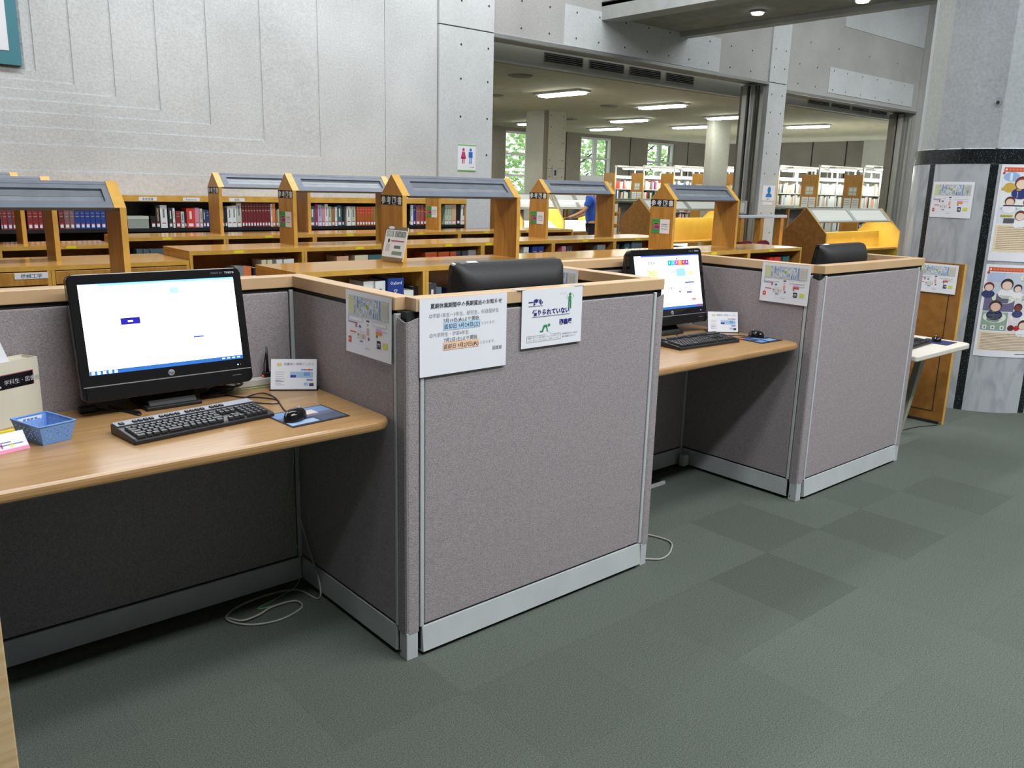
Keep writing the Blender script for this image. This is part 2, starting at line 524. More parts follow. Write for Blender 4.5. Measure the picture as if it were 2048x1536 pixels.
# inner beam with air vents
beam = struct(MB().box(4.0, 19.0, 7.2, 7.5, 3.31, 3.6).build('beam', M['pale_conc']))
MB().box(4.0, 19.0, 7.17, 7.2, 3.285, 3.32).build('white_edge', M['trim'], beam)
VENTS = [(7.17, 7.95), (8.09, 8.86), (9.0, 9.75), (9.9, 10.62), (14.3, 15.1), (15.2, 15.95), (16.05, 16.8), (16.9, 17.6)]
for n, (a, b_) in enumerate(VENTS):
    v = thing('air_vent', '%s louvred air vent from the left in the beam over the %s opening' % (ORD[n % 4], 'wide left' if n < 4 else 'right-hand'), 'vent', ((a + b_) / 2, 7.2, 3.37), 0, 'beam air vents')
    w = (b_ - a) / 2
    MB().box(-w, w, -0.004, 0.0, 0, 0.125).build('backing', M['dark'], v)
    fr = MB(); t = 0.008
    fr.box(-w, w, -0.02, -0.004, 0, t); fr.box(-w, w, -0.02, -0.004, 0.125 - t, 0.125); fr.box(-w, -w + t, -0.02, -0.004, t, 0.125 - t); fr.box(w - t, w, -0.02, -0.004, t, 0.125 - t)
    fr.build('frame', M['far_conc'], v)
    for q in range(4):
        MB().box(-w + t, w - t, -0.018, -0.006, 0.022 + q * 0.026, 0.029 + q * 0.026).build('slat', M['steel'], v)

# ---- overhead walkway at upper right with downlights
slab = struct(MB().box(7.98, 9.5, -3.5, WY, 3.985, 4.1).build('walkway', M['slab']))
MB().box(7.69, 8.0, -3.5, WY, 3.92, 4.8).build('edge_beam', M['slab_edge'], slab)
MB().box(7.682, 7.69, -3.5, WY, 4.14, 4.155).build('groove', M['dark'], slab)
MB().box(9.45, 9.64, -3.5, WY, 3.92, 4.8).build('edge_beam', M['slab_edge'], slab)
MB().box(7.69, 9.64, -3.5, WY, 4.1, 4.15).build('deck', M['slab'], slab)
M['downlight'] = emit('downlight glow', (1, 1, 1, 1), 9)
for n, (x, y) in enumerate(((8.85, 4.83), (9.06, 3.47))):
    d = thing('downlight', ('round recessed downlight under the walkway nearer the concrete wall', 'round recessed downlight under the walkway nearer the marble column')[n], 'light', (x, y, 3.94), 0, 'walkway downlights')
    MB().cyl((0, 0), 0.095, 0.02, 0.045, 20).build('rim', M['trim'], d)
    MB().cyl((0, 0), 0.075, 0.0, 0.02, 20).build('lamp_glow', M['downlight'], d)

# ---- marble-clad column at right
CX, CY, CR = 5.95, 0.5, 0.605
mc = struct(MB().cyl((CX, CY), CR - 0.012, 0, 1.98, 48).build('column', M['smooth_conc']))
A0 = radians(-162)


def arc_panel(a0, a1, r0, r1, z0, z1, n):
    b = MB()
    pts = [(CX + r1 * cos(a0 + (a1 - a0) * i / n), CY + r1 * sin(a0 + (a1 - a0) * i / n)) for i in range(n + 1)] + \
          [(CX + r0 * cos(a0 + (a1 - a0) * i / n), CY + r0 * sin(a0 + (a1 - a0) * i / n)) for i in range(n, -1, -1)]
    b.prism(pts, 'z', z0, z1)
    for q in range(len(b.sm)):
        b.sm[q] = False
    return b


hw = radians(2.6)
for k in range(8):
    a = A0 + k * pi / 4
    arc_panel(a - hw, a + hw, CR - 0.03, CR - 0.003, 0, 1.865, 2).build('granite_strip', M['granite'], mc)
    arc_panel(a + hw + 0.003, a + pi / 4 - hw - 0.003, CR - 0.03, CR, 0, 1.865, 12).build('marble_panel', M['marble'], mc)
    arc_panel(a, a + pi / 4 - 0.002, CR - 0.03, CR + 0.002, 1.868, 1.975, 8).build('granite_band', M['granite'], mc)
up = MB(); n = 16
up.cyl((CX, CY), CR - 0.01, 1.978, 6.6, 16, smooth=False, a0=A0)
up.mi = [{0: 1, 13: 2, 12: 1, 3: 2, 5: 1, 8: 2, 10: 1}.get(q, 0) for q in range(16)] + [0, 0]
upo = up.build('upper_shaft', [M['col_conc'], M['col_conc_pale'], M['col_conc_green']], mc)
hp_ = MB(); sp_ = MB()
for k in range(8):
    for a, z in ((A0 + pi / 8 * k - radians(4), 2.3), (A0 + pi / 8 * k + radians(6), 3.02)):
        rr = (CR - 0.01) * cos(pi / 16) / cos(((a - A0) % (pi / 8)) - pi / 16) + 0.001
        for bb, r, off in ((sp_, 0.033, 0.0), (hp_, 0.012, 0.0015)):
            m8 = 10
            fa = A0 + pi / 8 * math.floor((a - A0) / (pi / 8)) + pi / 16
            ox, oy = CX + rr * cos(a) + off * cos(fa), CY + rr * sin(a) + off * sin(fa)
            bb.add([(ox - sin(fa) * r * cos(2 * pi * i / m8), oy + cos(fa) * r * cos(2 * pi * i / m8), z + r * 1.15 * sin(2 * pi * i / m8)) for i in range(m8)], [tuple(range(m8))])
o = hp_.build('tie_holes', M['hole'], mc); o['kind'] = 'stuff'
o = sp_.build('damp_stains', M['stain_and_shadow'], mc); o['kind'] = 'stuff'

# ---- rest of the hall shell (outside the frame)
M['shell'] = concrete('low-bounce hall concrete', (0.10, 0.10, 0.095, 1), (0.16, 0.16, 0.155, 1))  # dark tone chosen to cut light bounced off the unseen walls
struct(MB().box(-7.3, -7, -8, 7, 0, 6.6).build('wall_left', M['shell']))
struct(MB().box(19, 19.3, -8, 7.1, 0, 6.6).build('wall_right', M['shell']))
struct(MB().box(-7.3, 19.3, -8.3, -8, 0, 6.6).build('wall_front', M['shell']))
struct(MB().box(-7.3, 19.3, -8.3, 7.1, 6.6, 6.8).build('ceiling', M['mid_conc']))

# ---- reading room beyond the openings
struct(MB().box(3.7, 25.3, 7.45, 17.6, 3.30, 3.5).build('ceiling', M['ceil']))
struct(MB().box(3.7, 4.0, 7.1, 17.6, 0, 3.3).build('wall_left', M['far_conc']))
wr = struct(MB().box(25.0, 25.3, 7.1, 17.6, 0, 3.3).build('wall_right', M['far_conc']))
for y in (8.4, 9.6, 10.8, 12.0, 13.2, 14.4):
    MB().box(24.985, 25.0, y, y + 0.03, 0, 3.3).build('form_joint', M['dark'], wr)
MB().box(24.7, 25.0, 10.3, 11.3, 0, 3.3).build('pier', M['pale_conc'], wr)
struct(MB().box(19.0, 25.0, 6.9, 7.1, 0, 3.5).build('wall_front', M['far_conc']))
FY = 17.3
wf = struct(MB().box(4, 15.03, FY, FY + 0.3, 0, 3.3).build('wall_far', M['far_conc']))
WIN = [(15.03, 16.95), (18.17, 19.62), (21.42, 22.86)]
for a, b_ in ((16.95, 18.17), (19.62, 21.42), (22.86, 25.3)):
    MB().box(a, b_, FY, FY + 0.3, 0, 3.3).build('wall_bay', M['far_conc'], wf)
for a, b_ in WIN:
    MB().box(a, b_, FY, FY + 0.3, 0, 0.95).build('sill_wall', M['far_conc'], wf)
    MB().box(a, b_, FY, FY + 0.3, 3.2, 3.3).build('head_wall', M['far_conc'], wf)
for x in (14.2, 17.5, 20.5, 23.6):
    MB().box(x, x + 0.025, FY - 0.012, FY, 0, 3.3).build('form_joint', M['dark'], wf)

gm = bpy.data.materials.new('window glass'); gm.use_nodes = True
nt = gm.node_tree; nt.nodes.remove(nt.nodes['Principled BSDF'])
_o = nt.nodes['Material Output']; _t = nt.nodes.new('ShaderNodeBsdfTransparent'); _g = nt.nodes.new('ShaderNodeBsdfGlossy'); _x = nt.nodes.new('ShaderNodeMixShader')
_g.inputs['Roughness'].default_value = 0.02; _x.inputs[0].default_value = 0.06
nt.links.new(_t.outputs[0], _x.inputs[1]); nt.links.new(_g.outputs[0], _x.inputs[2]); nt.links.new(_x.outputs[0], _o.inputs[0])
M['glass'] = gm
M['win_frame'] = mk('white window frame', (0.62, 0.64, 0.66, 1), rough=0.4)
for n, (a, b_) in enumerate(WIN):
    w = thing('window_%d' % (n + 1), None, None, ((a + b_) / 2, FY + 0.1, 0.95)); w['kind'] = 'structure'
    h = 2.25; hw_ = (b_ - a) / 2; t = 0.06
    zt = [0.0, 0.98, 1.60, h]
    f = MB()
    f.box(-hw_, hw_, -0.05, 0.05, 0, t); f.box(-hw_, hw_, -0.05, 0.05, h - t, h)
    f.box(-hw_, -hw_ + t, -0.05, 0.05, t, h - t); f.box(hw_ - t, hw_, -0.05, 0.05, t, h - t)
    f.build('frame', M['win_frame'], w)
    MB().box(-t / 2 - 0.04, t / 2 + 0.04, -0.045, 0.045, t, h - t).build('mullion', M['win_frame'], w)
    for z in zt[1:3]:
        for s in (-1, 1):
            x0, x1 = sorted((s * (t / 2 + 0.04), s * (hw_ - t)))
            MB().box(x0, x1, -0.045, 0.045, z - t / 2, z + t / 2).build('transom', M['win_frame'], w)
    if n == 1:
        MB().box(-hw_ + t, hw_ - t, -0.075, -0.055, 0.35, 1.06).build('glare_panel', M['win_frame'], w)  # white box painting window glare over the lower panes
    MB().box(-hw_, hw_, -0.25, -0.05, -0.02, 0.03).build('window_sill', M['win_frame'], w)
    for s in (-1, 1):
        for q in range(3):
            x0, x1 = sorted((s * (t / 2 + 0.04), s * (hw_ - t)))
            MB().box(x0, x1, -0.004, 0.004, zt[q] + t / 2, zt[q + 1] - t / 2).build('pane', M['glass'], w)

# columns in the reading room
rc = struct(MB().box(11.99, 12.62, 12.3, 12.98, 0, 3.3).build('column', M['pale_conc']))
MB().box(11.98, 12.06, 12.29, 12.36, 0, 3.3).build('corner_groove', M['far_conc'], rc)
MB().box(12.06, 12.62, 12.294, 12.3, 2.03, 2.04).build('joint', M['far_conc'], rc)
tie_holes([(x, 12.3, z) for x in (12.14, 12.54) for z in (1.85, 2.22, 2.6, 2.95, 3.2)], rc)
rc2 = struct(MB().box(15.52, 16.2, 10.3, 10.5, 0, 3.3).build('column', M['pale_conc']))

# fluorescent fittings on the reading-room ceiling
M['tube'] = emit('fluorescent tube glow', (1.0, 1.0, 0.90, 1), 38)
FIT = [(9.55, 9.3), (12.35, 9.3), (15.2, 9.7), (18.4, 9.6), (14.75, 12.3), (17.2, 12.3), (16.7, 14.9), (14.2, 15.2), (9.4, 12.3), (6.6, 9.3), (6.6, 12.3), (11.0, 15.2)]
for n, (x, y) in enumerate(FIT):
    t = thing('ceiling_light', 'fluorescent ceiling light in the reading room', 'light', (x, y, 3.3), 0, 'reading room ceiling lights')
    MB().box(-0.15, 0.15, -0.6, 0.6, -0.04, 0.0).build('housing', M['trim'], t)
    MB().box(-0.11, 0.11, -0.5, 0.5, -0.075, -0.041).build('diffuser', M['tube'], t, bevel=0.012)
    MB().box(-0.06, 0.06, -0.585, -0.51, -0.075, -0.041).build('end_lamp', M['tube'], t)
FITL = ['first ceiling light seen from the concrete pilaster in the reading room', 'second ceiling light, nearest the air vents, in the reading room', 'ceiling light beside the steel door tracks of the wide opening', 'long ceiling light seen through the right-hand opening', 'small middle ceiling light over the far windows', 'middle ceiling light left of the pale lit column', 'far small ceiling light above the middle window', 'round-looking ceiling light half hidden by the grooved column', 'ceiling light hidden behind the concrete pilaster, second row', 'ceiling light behind the pilaster, first row', 'ceiling light behind the pilaster by the left wall', 'ceiling light behind the grooved column']
_f = [o for o in COL.objects if o.name.startswith('ceiling_light')]
for o, l in zip(_f, FITL):
    o['label'] = l
for n, (x, y) in enumerate(((7.6, 8.2), (12.0, 10.4), (9.2, 10.8), (16.2, 9.9), (14.0, 13.6))):
    props(MB().cyl((x, y), 0.17, 3.28, 3.3, 20, r2=0.2).build('ceiling_diffuser', M['far_conc']), ('round ceiling air diffuser just beyond the beam by the pilaster', 'round ceiling air diffuser between the two nearest lights', 'round ceiling air diffuser above the grooved column', 'round ceiling air diffuser seen through the right-hand opening', 'round ceiling air diffuser over the far windows')[n], 'vent')

# trees outside the windows
M['leaf'] = mk('sunlit leaves', (0.20, 0.42, 0.10, 1), (0.55, 0.80, 0.34, 1), scale=2.5, rough=0.6)
M['bark'] = mk('bark', (0.06, 0.05, 0.04, 1), (0.10, 0.085, 0.07, 1), scale=9, rough=0.9)
for n, (x, y, s) in enumerate(((17.2, 21.5, 1.0), (22.6, 22.5, 1.1), (28.2, 23.5, 1.1))):
    t = thing('tree', ('leafy green tree outside the left reading-room window', 'leafy green tree outside the middle reading-room window', 'leafy green tree outside the right reading-room window')[n], 'tree', (x, y, -0.1))
    tr = MB()
    tr.tube(spline([(0, 0, 0), (0.1, 0, 1.0), (0.0, 0.1, 2.2), (0.2, 0, 4.2)], 4), 0.14, 7)
    for q in range(7):
        a = q * 2.4; z = 1.3 + q * 0.35
        tr.tube(spline([(0.05, 0.05, z), (0.5 * cos(a), 0.5 * sin(a), z + 0.5), (1.3 * cos(a), 1.3 * sin(a), z + 1.0)], 3), 0.03, 5)
    tr.build('trunk', M['bark'], t)
    lf = MB()
    for q in range(3000):
        a = random.uniform(0, 2 * pi); r = 2.3 * math.sqrt(random.random()) * s; z = random.uniform(0.4, 5.2)
        c = Vector((r * cos(a), r * sin(a) * 0.7, z))
        u = Vector((random.uniform(-1, 1), random.uniform(-1, 1), random.uniform(-1, 1))).normalized() * 0.13
        w = u.orthogonal().normalized() * 0.07
        lf.add([c - u, c + w, c + u, c - w], [(0, 1, 2, 3)])
    f = lf.build('foliage', M['leaf'], t); f['kind'] = 'stuff'
gr = struct(MB().box(-5, 45, 17.6, 60, -0.3, -0.1).build('ground', mk('lawn', (0.10, 0.22, 0.05, 1), (0.16, 0.30, 0.08, 1), scale=3, rough=0.9)))

# ================================================================== WORKSTATIONS
H = 1.265


def panel(label, x0, y0, length, rz, trim_ends=(True, True), base_tilt=0.0, cap=(0.0, 0.0)):
    """local x along the panel, panel centred on local y = 0"""
    p = thing('partition_panel', label, 'partition', (x0, y0, 0), rz, 'cubicle partition panels')
    MB().box(0.006, length - 0.006, -0.022, 0.022, 0.02, 1.222).build('core', M['dark'], p)
    MB().box(0.02, length - 0.02, -0.029, 0.029, 0.118, 1.206).build('fabric_panel', M['fabric'], p, bevel=0.004)
    b = MB()
    t = base_tilt
    b.prism([(-0.031, 0.11), (-0.034 - t, 0.018), (-0.026, 0.014), (0.026, 0.014), (0.034, 0.018), (0.031, 0.11)], 'x', 0.008, length - 0.008)
    b.build('base_board', M['trim'], p)
    MB().box(-cap[0], length + cap[1], -0.032, 0.032, 1.2215, H).build('top_cap', M['cap'], p, bevel=0.0025)
    for e, x in ((trim_ends[0], 0.0), (trim_ends[1], length - 0.016)):
        if e:
            MB().box(x, x + 0.016, -0.0315, 0.0315, 0.112, 1.212).build('edge_trim', M['trim'], p, bevel=0.003)
    return p


def post(label, x, y, sx=0.05, sy=0.05, top=1.203):
    p = thing('corner_post', label, 'post', (x, y, 0), 0, 'cubicle corner posts')
    MB().box(0.010, sx - 0.006, 0.010, sy - 0.006, 0.0, 1.222).build('core', M['dark'], p)
    b = MB()
    # fabric cover with a dipped upper edge
    n = 8
    prof = [(0.0, sy)] + [(0.009 - 0.009 * sin(pi / 2 * i / 4), 0.009 - 0.009 * cos(pi / 2 * i / 4)) for i in range(4, -1, -1)][::1]
    prof = [(0.0, sy - 0.002), (0.0, 0.009), (0.0027, 0.0027), (0.009, 0.0), (sx - 0.002, 0.0)]
    m = len(prof)
    lens = [0.0, 0.42, 0.5, 0.58, 1.0]
    vs = []
    for (px, py), l in zip(prof, lens):
        vs.append((px, py, 0.10))
    for (px, py), l in zip(prof, lens):
        vs.append((px, py, top - 0.012 * sin(pi * l)))
    b.add(vs, [(i, i + 1, m + i + 1, m + i) for i in range(m - 1)])
    o = b.build('fabric_cover', M['fabric'], p)
    sm = o.modifiers.new('thick', 'SOLIDIFY'); sm.thickness = 0.004; sm.offset = 0
    MB().box(-0.001, sx - 0.004, -0.001, sy - 0.004, 0.0, 0.105).build('foot', M['trim'], p, bevel=0.003)
    MB().box(-0.0018, 0.0, sy - 0.016, sy - 0.012, 0.018, 0.03).build('slot', M['dark'], p)
    return p


panel('partition behind the large lit monitor and blue basket', -1.98, 0.80, 1.98, 0, (False, True), cap=(0, 0))
panel('short partition carrying the floor map beside the large lit monitor', 0.03, 0.055, 0.775, pi / 2, (True, True), cap=(-0.005, 0.0))
panel('front partition carrying the two white Japanese notices', 0.055, 0.03, 1.168, 0, (True, True), base_tilt=0.006, cap=(0.018, 0.042))
panel('partition between the notice cubicle and the second lit monitor', 1.237, 0.055, 0.775, pi / 2, (True, True), cap=(-0.02, 0.0))
panel('rear partition behind the second lit monitor', 1.267, 0.80, 1.23, 0, (False, True))
panel('partition carrying a floor map beside the second lit monitor', 2.527, 0.055, 0.775, pi / 2, (True, True), cap=(-0.005, 0.0))
panel('blank front partition at the aisle end of the row', 2.555, 0.03, 1.082, 0, (True, True), base_tilt=0.006, cap=(0.018, 0.046))
panel('end partition of the row nearest the marble column', 3.652, 0.055, 0.60, pi / 2, (False, True), cap=(-0.02, 0.0))
post('corner post left of the Japanese notices', 0.0, 0.0)
post('slim corner post at the right end of the notice partition', 1.226, 0.0, 0.042, 0.05)
post('corner post left of the blank aisle-end partition', 2.497, 0.0)
post('slim corner post at the right end of the blank aisle-end partition', 3.64, 0.0, 0.042, 0.05)


def desk(label, x0, x1, y0, y1, z=0.865, r=0.07, face=1):
    d = thing('desk', label, 'desk', (x0, y0, 0), 0, 'cubicle desks')
    L, D = x1 - x0, y1 - y0
    t = 0.034
    if face > 0:
        poly = [(0, 0), (L - r, 0)] + [(L - r + r * sin(pi / 2 * i / 6), r - r * cos(pi / 2 * i / 6)) for i in range(1, 7)] + [(L, D), (0, D)]
    else:
        poly = [(0, 0), (L, 0), (L, D), (0, D)]
    MB().prism(poly, 'z', z - t, z).build('desktop', M['desk'], d, bevel=0.012, seg=3)
    for x in (0.03, L - 0.20):
        b = MB()
        ys = (D - 0.05, 0.12) if face > 0 else (0.05, D - 0.12)
        b.prism([(ys[0], z - t - 0.002), (ys[1], z - t - 0.002), (ys[1], z - t - 0.03), (ys[0], z - t - 0.2)], 'x', x + 0.155 if x > 0.1 else x, x + 0.17 if x > 0.1 else x + 0.015)
        b.build('bracket', M['matte'], d)
    return d


desk('pale wood desk with the blue basket and large lit monitor', -1.16, -0.003, 0.055, 0.768)
desk('pale wood desk under the second lit monitor', 1.272, 2.494, 0.052, 0.768)
desk('hidden desk behind the notice partition', 0.065, 1.2, 0.065, 0.75, face=-1)
desk('hidden desk behind the blank aisle-end partition', 2.562, 3.615, 0.065, 0.75, face=-1)


# ------------------------------------------------------------------ all-in-one computers
M['screen'] = emit('white screen glow', (0.95, 0.97, 1.0, 1), 2.4)
M['screen2'] = emit('dimmer screen glow', (0.90, 0.90, 0.93, 1), 0.80)
_glow = {}


def glow(r, g, b, s=1.0):
    k = (r, g, b, s)
    if k not in _glow:
        _glow[k] = emit('screen_%02x%02x%02x' % (r, g, b), rgb(r, g, b), s)
    return _glow[k]


def monitor(label, x, y, rz, tilt, z=0.865, page=0, lift=0.0, back=False):
    """tilted all-in-one PC; local -Y is the screen side"""
    p = thing('computer_monitor', label, 'monitor', (x, y, z), rz, 'library terminals')
    W, HH = 0.56, 0.403
    mx = Matrix.Translation((0, 0, 0.253 + lift)) @ Matrix.Rotation(tilt, 4, 'X')
    # rounded bezel frame
    r = 0.022
    def rr(w, h, r, n=5, oz=0):
        pts = []
        for cx, cz, a0 in ((w / 2 - r, h / 2 - r, 0), (-w / 2 + r, h / 2 - r, 90), (-w / 2 + r, -h / 2 + r, 180), (w / 2 - r, -h / 2 + r, 270)):
            for i in range(n + 1):
                a = radians(a0 + 90 * i / n)
                pts.append((cx + r * cos(a), cz + oz + r * sin(a)))
        return pts
    MB().prism(rr(W, HH, r), 'y', 0.0, 0.028).build('bezel', M['gloss'], p, mx, bevel=0.003)
    # back shell: lofted bulge
    b = MB()
    loops = [(0.028, 1.0, 1.0, 0.02, 0), (0.05, 0.975, 0.97, 0.03, 0.0), (0.085, 0.90, 0.86, 0.05, -0.01), (0.105, 0.78, 0.70, 0.05, -0.02)]
    n = None
    for (yy, sx, sz, r_, oz) in loops:
        pts = rr(W * sx, HH * sz, r_, 5, oz)
        n = len(pts)
        b.v += [(q[0], yy, q[1]) for q in pts]
    for k in range(len(loops) - 1):
        for i in range(n):
            b.f.append((k * n + i, k * n + (i + 1) % n, (k + 1) * n + (i + 1) % n, (k + 1) * n + i)); b.mi.append(0); b.sm.append(True)
    b.f.append(tuple((len(loops) - 1) * n + i for i in range(n))); b.mi.append(0); b.sm.append(False)
    b.build('back_shell', M['matte'], p, mx)
    # vent recess and stickers on the back
    vb = MB().box(-0.17, 0.21, 0.066, 0.071, 0.128, 0.165)
    for q in range(14):
        vb.box(-0.16 + q * 0.026, -0.142 + q * 0.026, 0.07, 0.0725, 0.132, 0.16)
    vb.build('vent_recess', M['gloss'], p, mx @ Matrix.Translation((0, 0.0, 0.0)) @ Matrix.Rotation(radians(-24), 4, 'X') @ Matrix.Translation((0, 0.055, 0.028)))
    if back:
        s = MB().box(0.195, 0.245, 0.022, 0.024, 0.2015, 0.2025)
        s.box(0.16, 0.205, 0.005, 0.024, 0.2016, 0.2026)
        s.build('top_sticker', M['paper'], p, mx)
        q = Print()
        q.box(-0.212, -0.167, 0.0, 0.001, -0.008, 0.024, 0)
        q.box(-0.212, -0.167, 0.001, 0.0014, 0.020, 0.024, 1)
        for k in range(3):
            q.box(-0.208, -0.176 - 0.004 * k, 0.001, 0.0014, 0.002 + 0.005 * k, 0.004 + 0.005 * k, 2)
        q.build('asset_sticker', [M['paper'], ink(60, 90, 170), ink(120, 150, 200)], p, mx @ Matrix.Translation((0, 0.1055, 0.085)))
    # screen
    sx0, sx1, sz0, sz1 = -0.25, 0.251, -0.117, 0.169
    e = 0.0006
    MB().box(sx0, sx1, -0.0005, 0.0005, sz0, sz1).build('screen', M['screen'] if page == 0 else M['screen2'], p, mx)
    w = Print(); mats = []
    def R(x0, x1, z0, z1, col, s=1.0, y=-0.0012):
        g = glow(*col, s)
        if g not in mats: mats.append(g)
        w.rect(sx0 + x0 * (sx1 - sx0), sx0 + x1 * (sx1 - sx0), sz1 - z1 * (sz1 - sz0), sz1 - z0 * (sz1 - sz0), mats.index(g), y)
    R(0, 1, 0.955, 1.0, (38, 96, 170), 0.9)
    if page == 0:
        R(0.115, 1, 0.0, 0.022, (120, 190, 255), 1.1); R(0.0, 0.115, 0.0, 0.006, (150, 190, 255), 1.0)
        R(0.555, 0.615, 0.085, 0.155, (150, 240, 250), 1.1); R(0.52, 0.55, 0.085, 0.155, (235, 250, 255), 1.2)
        R(0.655, 0.705, 0.085, 0.15, (255, 246, 200), 1.15); R(0.72, 0.765, 0.085, 0.15, (255, 235, 240), 1.15); R(0.775, 0.815, 0.085, 0.15, (205, 222, 250), 1.0)
        R(0.225, 0.345, 0.395, 0.47, (28, 22, 150), 0.8); R(0.268, 0.30, 0.425, 0.445, (240, 240, 250), 1.0, -0.0016)
        R(0.565, 0.58, 0.655, 0.672, (190, 190, 190), 0.9); R(0.675, 0.745, 0.672, 0.69, (50, 80, 190), 0.8)
        R(0.70, 0.79, 0.495, 0.499, (215, 215, 215), 1.0)
        for q in range(5): R(0.01 + q * 0.034, 0.03 + q * 0.034, 0.962, 0.995, (210, 235, 245), 1.3, -0.0016)
        for q in range(4): R(0.85 + q * 0.036, 0.872 + q * 0.036, 0.968, 0.985, (190, 215, 240), 0.9, -0.0016)
    else:
        R(0, 1, 0.0, 0.022, (70, 90, 190), 0.7); R(0, 0.1, 0, 0.022, (230, 235, 245), 0.8, -0.0014)
        R(0, 1, 0.022, 0.05, (225, 226, 230), 0.9)
        cols = ((20, 150, 150), (30, 175, 180), (190, 60, 170), (235, 130, 30), (215, 40, 60), (100, 60, 170))
        for q, c in enumerate(cols): R(0.50 + q * 0.055, 0.554 + q * 0.055, 0.10, 0.195, c, 0.85)
        for q in range(6): R(0.522 + q * 0.055, 0.532 + q * 0.055, 0.125, 0.16, (245, 245, 250), 0.9, -0.0016)
        R(0.635, 0.65, 0.06, 0.085, (40, 40, 70), 0.6)
        R(0.16, 0.86, 0.245, 0.47, (212, 214, 222), 0.85)
        R(0.18, 0.33, 0.27, 0.45, (196, 204, 150), 0.85, -0.0014)
        for q in range(26): R(0.175 + 0.155 * ((q * 37) % 26) / 26, 0.185 + 0.155 * ((q * 37) % 26) / 26, 0.255 + 0.18 * ((q * 11) % 26) / 26, 0.268 + 0.18 * ((q * 11) % 26) / 26, ((140, 160, 60), (170, 180, 90), (225, 225, 190))[q % 3], 0.8, -0.0015)
        R(0.62, 0.76, 0.26, 0.40, (135, 180, 215), 0.85, -0.0014)
        for q in range(5): R(0.545 + 0.016 * q, 0.551 + 0.016 * q, 0.26, 0.44, (150, 140, 150), 0.8, -0.0014)
        R(0.82, 0.88, 0.31, 0.39, (200, 215, 140), 0.8, -0.0014)
        R(0.20, 0.33, 0.425, 0.455, (40, 40, 160), 0.7, -0.0018)
        R(0.335, 0.93, 0.405, 0.90, (238, 238, 242), 0.85, -0.002)
        R(0.335, 0.93, 0.49, 0.494, (190, 190, 195), 0.8, -0.0024)
        R(0.74, 0.89, 0.515, 0.54, (95, 95, 150), 0.6, -0.0024)
        R(0.70, 0.885, 0.585, 0.74, (205, 200, 208), 0.8, -0.0024); R(0.755, 0.835, 0.70, 0.722, (50, 50, 160), 0.7, -0.0028)
        R(0.635, 0.66, 0.675, 0.705, (60, 60, 150), 0.7, -0.0024)
        R(0.83, 0.895, 0.835, 0.865, (235, 90, 80), 0.8, -0.0024)
        R(0.56, 0.93, 0.79, 0.793, (170, 170, 175), 0.8, -0.0024)
        for q in range(4): R(0.70 + q * 0.0, 0.80 + q * 0.02, 0.61 + q * 0.02, 0.614 + q * 0.02, (150, 150, 160), 0.7, -0.0028)
        tg = glow(90, 90, 95, 0.4); mats.append(tg)
        def T(s, x, z, h): text(w, s, sx0 + x * (sx1 - sx0), sz1 - z * (sz1 - sz0), h, mats.index(tg), 'L', 0.0, -0.0026)
        T('図書館', 0.19, 0.16, 0.020); T('図書館', 0.47, 0.64, 0.016)
        R(0.0, 1.0, 0.915, 0.955, (245, 240, 240), 0.85, -0.0016)
        R(0.90, 0.985, 0.945, 0.985, (150, 70, 110), 0.5, -0.0016)
    w.build('screen_page', mats, p, mx)
    # lower speaker band, chrome line, badge, lettering
    MB().box(-0.268, 0.268, -0.003, 0.0, -0.197, -0.153).build('speaker_band', M['gloss'], p, mx, bevel=0.002)
    MB().box(-0.274, 0.274, -0.0042, 0.0, -0.1545, -0.1515).build('chrome_line', M['chrome'], p, mx)
    bd = Print()
    bd.disc(0, -0.136, 0.0105, 0.0105, 0, -0.001, 20)
    text(bd, 'hp', 0, -0.1415, 0.0155, 1, 'C', 0.01, -0.0016)
    bd.build('logo_badge', [M['silver'], ink(45, 48, 52)], p, mx)
    lt = Print()
    text(lt, 'MADE IN ', 0.174, 0.182, 0.0098, 0, 'L', 0.0, -0.001)
    text(lt, 'TOKYO', 0.222, 0.182, 0.0098, 1, 'L', 0.02, -0.001)
    lt.build('lettering', [ink(120, 120, 124), ink(225, 225, 230)], p, mx)
    led = Print(); led.rect(0.228, 0.232, -0.139, -0.135, 0, -0.001); led.rect(0.238, 0.241, -0.139, -0.135, 1, -0.001); led.rect(0.205, 0.238, -0.173, -0.1715, 1, -0.0036)
    led.build('status_lamps', [glow(150, 210, 255, 3.0), ink(120, 120, 120)], p, mx)
    # stand
    MB().prism([(-0.030, 0.012), (0.10, 0.012), (0.085, 0.17 + lift), (0.045, 0.17 + lift), (0.02, 0.06)], 'x', -0.08, 0.08).build('stand_neck', M['matte'], p, bevel=0.004)
    MB().box(-0.092, 0.092, -0.04, 0.135, 0.0, 0.014).build('stand_foot', M['matte'], p, bevel=0.004)
    return p


monitor('large black monitor with a glaring white screen on the near desk', -0.527, 0.636, radians(0.5), -radians(10.5))
monitor('black monitor showing a library web page, left of the second floor map', 2.084, 0.62, radians(-3), -radians(12.5), page=1)
monitor('black monitor seen from behind above the Japanese notices', 0.70, 0.375, pi, -radians(10), lift=0.02, back=True)
monitor('black monitor seen from behind above the blank aisle-end partition', 3.33, 0.40, pi + radians(2), -radians(10), lift=0.02, back=True)


